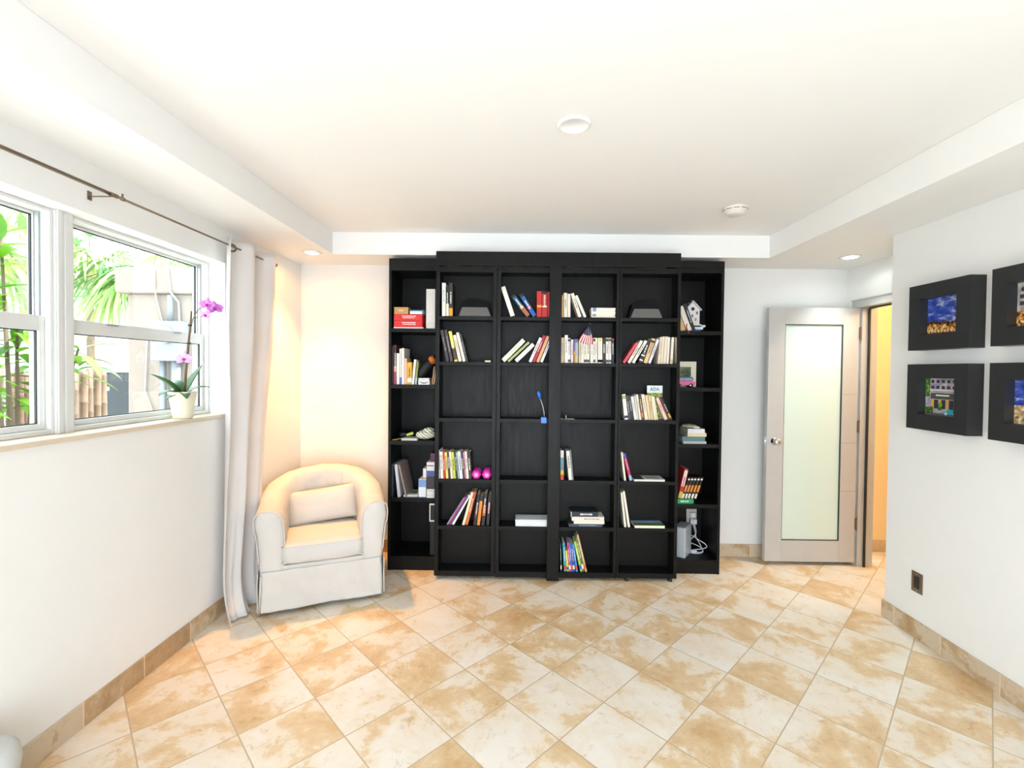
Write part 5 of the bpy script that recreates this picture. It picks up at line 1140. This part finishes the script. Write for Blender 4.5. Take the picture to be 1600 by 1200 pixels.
for dx, dy, dz, ln, wd, dr in ((-0.25, -1.0, 1.1, 0.20, 0.060, 0.5), (0.25, 0.55, 1.25, 0.19, 0.062, 0.3), (-0.1, -1.0, 0.65, 0.15, 0.055, 1.1), (0.35, 0.9, 0.8, 0.15, 0.055, 0.9), (0.5, -0.5, 0.35, 0.12, 0.05, 1.2), (-0.55, 0.45, 1.0, 0.14, 0.05, 0.8), (-0.15, -0.9, 0.15, 0.10, 0.042, 0.8)):
    q = BM(); leaf_mesh(q, (dx * 0.012, dy * 0.012, 0.136), (dx, dy, dz), ln, wd, dr); o_ = new_obj('leaf', q, LEAFM, r, True); sd = o_.modifiers.new('s', 'SOLIDIFY'); sd.thickness = 0.0022
STEM = simple('orchid_stem', (0.36, 0.27, 0.16), 0.6)
q = BM(); tube(q, [(0.012, 0.0, 0.13), (0.016, 0.006, 0.26), (0.022, 0.012, 0.38), (0.028, 0.02, 0.50), (0.032, 0.024, 0.60)], 0.0042, 8); new_obj('support_stick', q, STEM, r, True)
q = BM(); tube(q, [(0.006, 0.0, 0.13), (0.010, 0.004, 0.26), (0.018, 0.012, 0.40), (0.026, 0.018, 0.50), (0.040, 0.024, 0.555), (0.062, 0.030, 0.605), (0.085, 0.035, 0.63), (0.115, 0.038, 0.635)], [0.003] * 5 + [0.0024, 0.002, 0.0016], 8); tube(q, [(0.024, 0.016, 0.49), (0.050, 0.02, 0.55), (0.07, 0.02, 0.57)], 0.0015, 6); tube(q, [(0.014, 0.006, 0.30), (0.03, 0.0, 0.325)], 0.0015, 6); new_obj('flower_spike', q, simple('spike_green', (0.40, 0.34, 0.22), 0.5), r, True)
q = BM()
for zz in (0.31, 0.42, 0.52): tube(q, [(0.02 + (zz - 0.3) * 0.05 - 0.008, 0.012, zz), (0.02 + (zz - 0.3) * 0.05 + 0.008, 0.016, zz)], 0.005, 8)
new_obj('stem_clip', q, hexmat('1c1c1c'), r, True)
PET = simple('orchid_petal', (0.82, 0.50, 0.82), 0.5, var=0.12, scale=60); LIP = simple('orchid_lip', (0.66, 0.08, 0.50), 0.45); PET2 = simple('orchid_petal_pale', (0.88, 0.68, 0.88), 0.5, var=0.1, scale=60)
def flower(c, facing, s, mat, roll=0.0):
    f = Vector(facing).normalized(); rt = f.cross(Vector((0, 0, 1))).normalized(); up_ = rt.cross(f)
    q = BM()
    for ang, ln, wd in ((90, 1.0, 0.62), (215, 1.0, 0.6), (325, 1.0, 0.6), (5, 1.02, 1.0), (175, 1.02, 1.0)):
        a = math.radians(ang) + roll; d = rt * math.cos(a) + up_ * math.sin(a) + f * 0.15
        leaf_mesh(q, Vector(c), d, s * ln, s * wd, 0.1, up=f, n=8, fold=0.12)
    fl = new_obj('flower', q, mat, r, True); sd = fl.modifiers.new('s', 'SOLIDIFY'); sd.thickness = 0.0008
    q = BM(); blob(q, Vector(c) + f * 0.006 - up_ * 0.006, (0.006, 0.006, 0.009), 3, 0.1, 2); leaf_mesh(q, Vector(c) + f * 0.004, f * 0.7 - up_ * 0.8, s * 0.45, s * 0.3, 0.0, up=f, n=6, fold=0.5)
    new_obj('flower_lip', q, LIP, fl, True)
flower((0.118, 0.03, 0.640), (0.35, -1, 0.05), 0.040, PET, 0.1); flower((0.152, 0.045, 0.622), (0.6, -1, 0.0), 0.042, simple('orchid_petal_deep', (0.76, 0.40, 0.76), 0.5, var=0.12, scale=60), -0.15)
flower((0.10, 0.04, 0.585), (0.3, -1, -0.2), 0.030, PET2, 0.3); flower((0.018, -0.012, 0.335), (0.35, -1, 0.1), 0.044, PET2, 0.0)

# ------------------------------------------------------------------ framed prints on the right wall
def noise_col(name, pts, scale, dist=0.0, axis_stretch=(1, 1, 1), rough=0.35, rot=(0, 0, 0)):
    if name in MATS: return MATS[name]
    m, N, L, p = base_mat(name); tc = N.new('ShaderNodeTexCoord'); mp = N.new('ShaderNodeMapping'); mp.inputs['Scale'].default_value = axis_stretch; mp.inputs['Rotation'].default_value = rot; L.new(tc.outputs['Object'], mp.inputs[0])
    nz = N.new('ShaderNodeTexNoise'); nz.inputs['Scale'].default_value = scale; nz.inputs['Detail'].default_value = 8; nz.inputs['Distortion'].default_value = dist; L.new(mp.outputs[0], nz.inputs['Vector'])
    r_ = ramp(N, [(a, srgb(c)) for a, c in pts]); L.new(nz.outputs[0], r_.inputs[0]); L.new(r_.outputs[0], p.inputs['Base Color']); p.inputs['Roughness'].default_value = rough
    MATS[name] = m; return m
SKYM = noise_col('print_dusk_sky', [(0.32, '14206c'), (0.46, '2c44a4'), (0.56, '5064b4'), (0.66, 'c4c8dc'), (0.8, 'e8e4e4')], 12, 1.2, (1, 1.0, 2.4), rot=(0.5, 0, 0))
GOLD = noise_col('print_lit_street', [(0.3, '1c1210'), (0.42, '6c3818'), (0.52, 'c87828'), (0.62, 'f0c878'), (0.75, 'f6ecd4')], 70, 0.5)
FAC = noise_col('print_lilac_facade', [(0.35, '8c8494'), (0.5, 'a49ca8'), (0.7, 'c4bcc0')], 30)
FRAMEM = simple('black_frame_wood', (0.16, 0.165, 0.17), 0.38, var=0.1, scale=40)
def picture(y, z, label):
    """y: edge nearest the back wall, z: bottom; square deep frame"""
    r = empty('framed_print', (XR, y - 0.1825, z)); tag(r, label, 'framed picture', 'black deep framed prints on the right wall')
    S, D, IN = 0.1825, 0.083, 0.076
    q = BM()
    def fb(a, b_, c, d, x0=-D, x1=-0.001): box(q, x0, x1, a, b_, c, d, 0.0004)
    iz0, iz1 = 0.085, 0.365 - 0.078
    fb(-S, S, 0.0, iz0); fb(-S, S, iz1, 0.365); fb(-S, -0.110, iz0, iz1); fb(0.110, S, iz0, iz1)
    new_obj('box_frame', q, FRAMEM, r)
    q = BM(); box(q, -0.036, -0.03, -0.110, 0.110, iz0, iz1); new_obj('backing', q, FRAMEM, r)
    return r, iz0, iz1
def pl_(r, name, mat, y0, y1, z0, z1, x=-0.0362):
    """plate on the print; y0,y1 measured left->right as the viewer sees it (0..1), z 0..1"""
    A, B = 0.110, -0.110; q = BM(); za, zb = 0.085, 0.287
    box(q, x - 0.0006, x, A + (B - A) * y1, A + (B - A) * y0, za + (zb - za) * z0, za + (zb - za) * z1); return new_obj(name, q, mat, r)
# top left: dusk sky over lit buildings
r, _, _ = picture(2.705, 1.672, 'black boxed print of blue dusk sky over golden lit buildings, upper left')
pl_(r, 'sky_print', SKYM, 0, 1, 0.0, 1.0); pl_(r, 'street_print', GOLD, 0, 1, 0.0, 0.30, -0.0369)
TREE = noise_col('print_palms', [(0.4, '181410'), (0.6, '503820'), (0.8, 'a86c30')], 60)
q = BM(); random.seed(5)
for k in range(9):
    y = 0.104 - 0.208 * k / 8.6; bmesh.ops.create_circle(q, cap_ends=True, segments=7, radius=random.uniform(0.008, 0.014), matrix=Matrix.Translation((-0.0378, y, 0.085 + random.uniform(0.052, 0.068))) @ Matrix.Rotation(PI / 2, 4, 'Y'))
new_obj('palm_print', q, TREE, r)
q = BM()
for k in range(11):
    y = 0.10 - 0.2 * k / 10.5; h_ = random.uniform(0.012, 0.03); box(q, -0.0382, -0.0376, y - 0.007, y, 0.094, 0.094 + h_)
new_obj('building_print', q, hexmat('f0d8a0'), r); pl_(r, 'road_print', hexmat('5c2c1c'), 0, 1, 0, 0.045, -0.0378)
# bottom left: facade with turquoise car
r, _, _ = picture(2.705, 1.228, 'black boxed print of a lilac hotel facade with a turquoise car, lower left')
pl_(r, 'facade_print', FAC, 0, 1, 0.0, 1.0)
q = BM()
for rr, z_ in enumerate((0.262, 0.229)):
    for k in range(6): y = 0.075 - 0.032 * k; box(q, -0.0372, -0.0364, y - 0.018, y, z_, z_ + 0.017)
new_obj('window_print', q, hexmat('2c3444'), r)
pl_(r, 'ledge_print', hexmat('d8ccd0'), 0, 1, 0.665, 0.70, -0.0372); pl_(r, 'canopy_print', hexmat('4c4850'), 0.15, 1, 0.44, 0.60, -0.0372)
pl_(r, 'sign_print', hexmat('c8e8a8'), 0.30, 0.66, 0.52, 0.56, -0.0378)
for a in (0.18, 0.38, 0.58, 0.78): pl_(r, 'column_print', hexmat('d8a038'), a, a + 0.06, 0.18, 0.44, -0.0374)
for a in (0.25, 0.45, 0.66, 0.85): pl_(r, 'doorway_print', hexmat('2c2c38'), a, a + 0.11, 0.18, 0.42, -0.0372)
GRP = noise_col('print_shrubs', [(0.35, '1c3014'), (0.5, '3c6c24'), (0.7, '8cb848')], 60)
pl_(r, 'shrub_print', GRP, 0.0, 0.22, 0.04, 0.22, -0.0376); pl_(r, 'shrub_print', GRP, 0.36, 0.48, 0.14, 0.34, -0.0376); pl_(r, 'tree_print', GRP, 0.0, 0.13, 0.5, 1.0, -0.0376)
pl_(r, 'street_print', hexmat('6c6468'), 0, 1, 0, 0.06, -0.0376)
q = BM(); prism(q, [(0.0, 0.0), (0.088, 0.0), (0.086, 0.014), (0.07, 0.017), (0.055, 0.026), (0.03, 0.026), (0.018, 0.016), (0.002, 0.013)], 0, 0.0008)
bmesh.ops.transform(q, matrix=Matrix.Translation((-0.0384, 0.0, 0.095)) @ Matrix.Rotation(-PI / 2, 4, 'Z'), verts=q.verts); new_obj('car_print', q, hexmat('2ca8b8'), r)
q = BM()
for y in (-0.018, -0.068): lathe(q, [(0.0001, -0.0392), (0.0075, -0.039), (0.008, -0.0384)], 12, 'x', (0, y, 0.097))
new_obj('wheel_print', q, hexmat('e0e0e0'), r)
# second column, cut by the frame edge
r, _, _ = picture(2.232, 1.672, 'black boxed print of a grey arcade facade at night, upper right')
pl_(r, 'facade_print', noise_col('print_grey_facade', [(0.35, '8c8484'), (0.5, 'b0a8a4'), (0.7, 'd0c8c0')], 30), 0, 1, 0, 1); pl_(r, 'night_sky_print', hexmat('24306c'), 0.35, 1, 0.86, 1, -0.0372)
q = BM()
for z_ in (0.215, 0.183):
    for k in range(6): y = 0.10 - 0.038 * k; box(q, -0.0372, -0.0364, y - 0.022, y, z_, z_ + 0.018)
for k in range(5): bmesh.ops.create_circle(q, cap_ends=True, segments=14, radius=0.010, matrix=Matrix.Translation((-0.0372, 0.085 - 0.045 * k, 0.256)) @ Matrix.Rotation(PI / 2, 4, 'Y'))
new_obj('window_print', q, hexmat('34343c'), r); pl_(r, 'street_print', GOLD, 0, 1, 0.0, 0.36, -0.0374)
r, _, _ = picture(2.232, 1.228, 'black boxed print of streaked deep blue sky over pale lit building, lower right')
pl_(r, 'sky_print', SKYM, 0, 1, 0.0, 1.0); pl_(r, 'building_print', noise_col('print_lit_building', [(0.35, '5c4830'), (0.5, 'b89868'), (0.65, 'f0e0bc')], 55), 0, 1, 0.0, 0.42, -0.0372); pl_(r, 'roof_print', hexmat('d8d4d8'), 0.25, 0.9, 0.42, 0.47, -0.0374)

# ------------------------------------------------------------------ pale rounded stool at the near left corner
r = empty('round_stool', (-1.722, 1.42, -0.0)); tag(r, 'blurred pale grey rounded seat at the bottom left corner', 'stool')
q = BM(); lathe(q, [(0.0001, 0.19), (0.09, 0.195), (0.112, 0.21), (0.118, 0.25), (0.112, 0.285), (0.09, 0.305), (0.0001, 0.31)], 32); new_obj('seat_pad', q, simple('pale_grey_vinyl', (0.80, 0.81, 0.80), 0.5), r, True)
q = BM(); lathe(q, [(0.0001, 0.0008), (0.10, 0.0008), (0.115, 0.02), (0.115, 0.17), (0.10, 0.185), (0.0001, 0.19)], 32); new_obj('base', q, simple('blue_grey_vinyl', (0.50, 0.55, 0.57), 0.45), r, True)

# ------------------------------------------------------------------ outside the window
b = BM(); box(b, -30, WXO - 0.002, -8, 30, -0.1, -0.02); struct('ground', b, simple('pale_paving', (0.80, 0.79, 0.76), 0.8))
BAM = simple('bamboo', (0.40, 0.29, 0.22), 0.55, var=0.18, scale=18); BAM2 = simple('bamboo_grey', (0.46, 0.37, 0.29), 0.55, var=0.18, scale=18)
fn = empty('bamboo_fence', (-3.3, 3.2, -0.02)); tag(fn, 'brown bamboo pole fence outside the windows', 'fence')
random.seed(3); y = 2.2
while y < 3.70:
    rr = random.uniform(0.021, 0.028); top = 1.50 + random.uniform(-0.025, 0.03); q = BM(); zs_ = []; z = 0.0; pts = []; rad = []
    while z < top:
        pts += [(0, 0, z), (0, 0, z + 0.006), (0, 0, z + 0.012)]; rad += [rr, rr * 1.14, rr]; z += random.uniform(0.16, 0.24)
    pts.append((0, 0, top + 0.02)); rad.append(rr)
    tube(q, pts, rad, 12); o_ = new_obj('bamboo_pole', q, random.choice((BAM, BAM2)), fn, True); o_.location = (random.uniform(-0.008, 0.008), y - 3.2, 0); o_.rotation_euler = (random.uniform(-.012, .012), random.uniform(-.01, .01), 0)
    y += rr * 2 + random.choice((0.002, 0.004, 0.01, 0.022))
q = BM()
for zz in (0.4, 1.0, 1.36): box(q, -0.05, -0.03, -1.0, 0.52, zz, zz + 0.03)
new_obj('fence_rail', q, hexmat('9cc4a8'), fn)
o = boxo('storage_bin', hexmat('2c3034'), None, -4.80, -4.30, 5.15, 5.65, -0.02, 1.47, 0.02); tag(o, 'dark grey storage bin between the bamboo fence and the pillar', 'bin')
o = boxo('rail', hexmat('b0ccb8'), None, -5.6, -4.28, 5.08, 5.11, 1.49, 1.55, 0.004); tag(o, 'pale green rail fence behind the bamboo poles', 'rail')
for px_ in (-5.5, -4.9):
    q = BM(); box(q, px_ - 0.02, px_ + 0.02, 5.08, 5.11, -0.02, 1.49); new_obj('post', q, hexmat('b0ccb8'), o)
STUC = simple('cream_stucco', (0.53, 0.48, 0.44), 0.9, var=0.05, scale=60, bump=0.6)
pr = empty('stucco_pillar', (-3.94, 5.35, -0.02)); tag(pr, 'massive cream stucco pillar with a projecting cap', 'pillar')
q = BM(); box(q, -0.33, 0.50, -0.35, 0.35, 0, 2.34, 0.012); new_obj('shaft', q, STUC, pr); q = BM(); box(q, -0.42, 0.55, -0.42, 0.42, 2.341, 2.62, 0.03); new_obj('cap', q, STUC, pr)
q = BM(); tube(q, [(0.02, -0.43, 2.64), (0.03, -0.435, 2.4), (0.0, -0.375, 2.30), (0.10, -0.375, 1.9), (0.16, -0.375, 1.75)], 0.008, 6); tube(q, [(0.16, -0.435, 2.65), (0.20, -0.44, 2.35), (0.24, -0.375, 2.25), (0.26, -0.375, 1.8)], 0.011, 6); tube(q, [(-0.10, -0.37, 1.9), (-0.13, -0.37, 1.3), (0.02, -0.37, 0.9)], 0.008, 6); new_obj('wiring', q, hexmat('a8a6a4'), pr, True)
mt = empty('electric_meter', (-3.76, 4.985, 1.60)); tag(mt, 'grey electric meter box with conduits mounted on the stucco pillar', 'electric meter')
MG = simple('galvanised_grey', (0.48, 0.50, 0.52), 0.45, 0.3)
q = BM(); box(q, -0.16, 0.16, -0.12, 0.008, 0.0, 0.42, 0.01); new_obj('meter_box', q, MG, mt); q = BM(); lathe(q, [(0.0001, -0.20), (0.08, -0.195), (0.09, -0.17), (0.09, -0.12)], 28, 'y', (0, 0, 0.27)); new_obj('meter_dome', q, simple('meter_glass', (0.60, 0.62, 0.64), 0.15), mt, True)
q = BM(); tube(q, [(-0.08, -0.05, 0.0), (-0.08, -0.05, -1.6)], 0.03, 12); tube(q, [(0.06, -0.05, 0.0), (0.06, -0.05, -1.6)], 0.045, 12); tube(q, [(0.0, -0.05, 0.42), (0.0, -0.05, 0.7)], 0.03, 12); new_obj('conduit', q, MG, mt, True)
# white house beyond
ho = empty('neighbour_house', (-11, 10, -0.02)); tag(ho, 'white low house far behind the palms', 'house')
HW = simple('white_render', (0.93, 0.93, 0.92), 0.8)
q = BM(); box(q, -3, 1.2, -8, 8, 0, 2.15); new_obj('wall', q, HW, ho); q = BM(); box(q, -3.3, 1.5, -8.3, 8.3, 2.151, 2.36, 0.02); new_obj('roof', q, hexmat('8c949c'), ho)
q = BM()
for k in range(5): box(q, 1.2, 1.23, -7 + 3 * k, -6 + 3 * k, 0.9, 1.8)
new_obj('window', q, hexmat('9ca8b0'), ho)
# palms
PALM = [simple('palm_green_%d' % k, c, 0.45, var=0.15, scale=6) for k, c in enumerate(((0.52, 0.68, 0.36), (0.64, 0.74, 0.40), (0.44, 0.62, 0.40), (0.84, 0.78, 0.52)))]
TRK = simple('palm_trunk', (0.45, 0.38, 0.32), 0.9, var=0.2)
def palm(x, y, z, n, seed, label, R=1.15):
    random.seed(seed); r = empty('fan_palm', (x, y, -0.02)); tag(r, label, 'palm tree', 'fan palms outside')
    q = BM(); tube(q, [(0, 0, 0), (0.03, 0, z * 0.5), (0, 0, z)], [0.10, 0.07, 0.07], 12); new_obj('trunk', q, TRK, r, True)
    for k in range(n):
        a = 2 * PI * k / n + random.uniform(-.3, .3); el = random.uniform(-0.75, 0.75)
        d = Vector((math.cos(a) * math.cos(el), math.sin(a) * math.cos(el), math.sin(el))); pl__ = random.uniform(0.45, 0.8)
        base = Vector((0, 0, z)); tip = base + d * pl__ + Vector((0, 0, 0.05))
        q = BM(); tube(q, [base, base.lerp(tip, 0.5) + Vector((0, 0, 0.04)), tip], 0.012, 6)
        side = d.cross(Vector((0, 0, 1))).normalized(); nn = side.cross(d)
        for j in range(22):
            an = -1.9 + 3.8 * j / 21; dd = d * math.cos(an) + side * math.sin(an) + nn * 0.15
            leaf_mesh(q, tip, dd, R * random.uniform(0.55, 0.8) * (0.72 + 0.28 * math.cos(an)), 0.045, random.uniform(1.0, 1.9), n=7, fold=0.3)
        new_obj('frond', q, PALM[min(3, int(random.random() * 3.4))], r)
palm(-5.85, 7.3, 3.05, 22, 4, 'drooping fan palm directly behind the stucco pillar, its fronds left of the cap', 1.5)
palm(-6.0, 4.9, 3.1, 18, 9, 'fan palm seen through the left window, leftmost of the palms')
palm(-9.0, 9.6, 3.6, 18, 14, 'fan palm further away behind the pillar')
# broad leaved shrub just outside
random.seed(8); sh = empty('leafy_shrub', (-2.85, 2.60, -0.02)); tag(sh, 'bright green long leaved shrub in front of the bamboo fence', 'shrub')
SG = [simple('shrub_green_%d' % k, c, 0.4, var=0.2, scale=9) for k, c in enumerate(((0.46, 0.68, 0.16), (0.60, 0.76, 0.26), (0.34, 0.54, 0.18)))]
tips = [(0, 0, 1.78), (-0.12, 0.22, 1.62), (0.05, -0.2, 1.95), (-0.1, -0.08, 2.1), (0.02, 0.12, 1.9), (0.08, 0.28, 1.66), (-0.05, -0.25, 1.7), (0.05, -0.12, 2.25), (-0.1, 0.05, 1.45), (0.0, -0.3, 1.5)]
q = BM()
for tp in tips: tube(q, [(0, 0, 0), (tp[0] * 0.3, tp[1] * 0.3, 0.9), tp], [0.022, 0.014, 0.006], 8)
new_obj('stems', q, simple('shrub_bark', (0.42, 0.36, 0.28), 0.8), sh, True)
for ti, tp in enumerate(tips):
    q = BM()
    for k in range(15):
        a = 2.4 * k + ti; el = random.uniform(-0.1, 0.9); leaf_mesh(q, Vector(tp) + Vector((0, 0, -0.012 * k)), (math.cos(a), math.sin(a), el), random.uniform(0.20, 0.30), 0.052, random.uniform(0.5, 1.4), n=8, fold=0.25, mi=random.choice((0, 0, 1, 2)))
    new_obj('leaf_cluster', q, SG, sh)
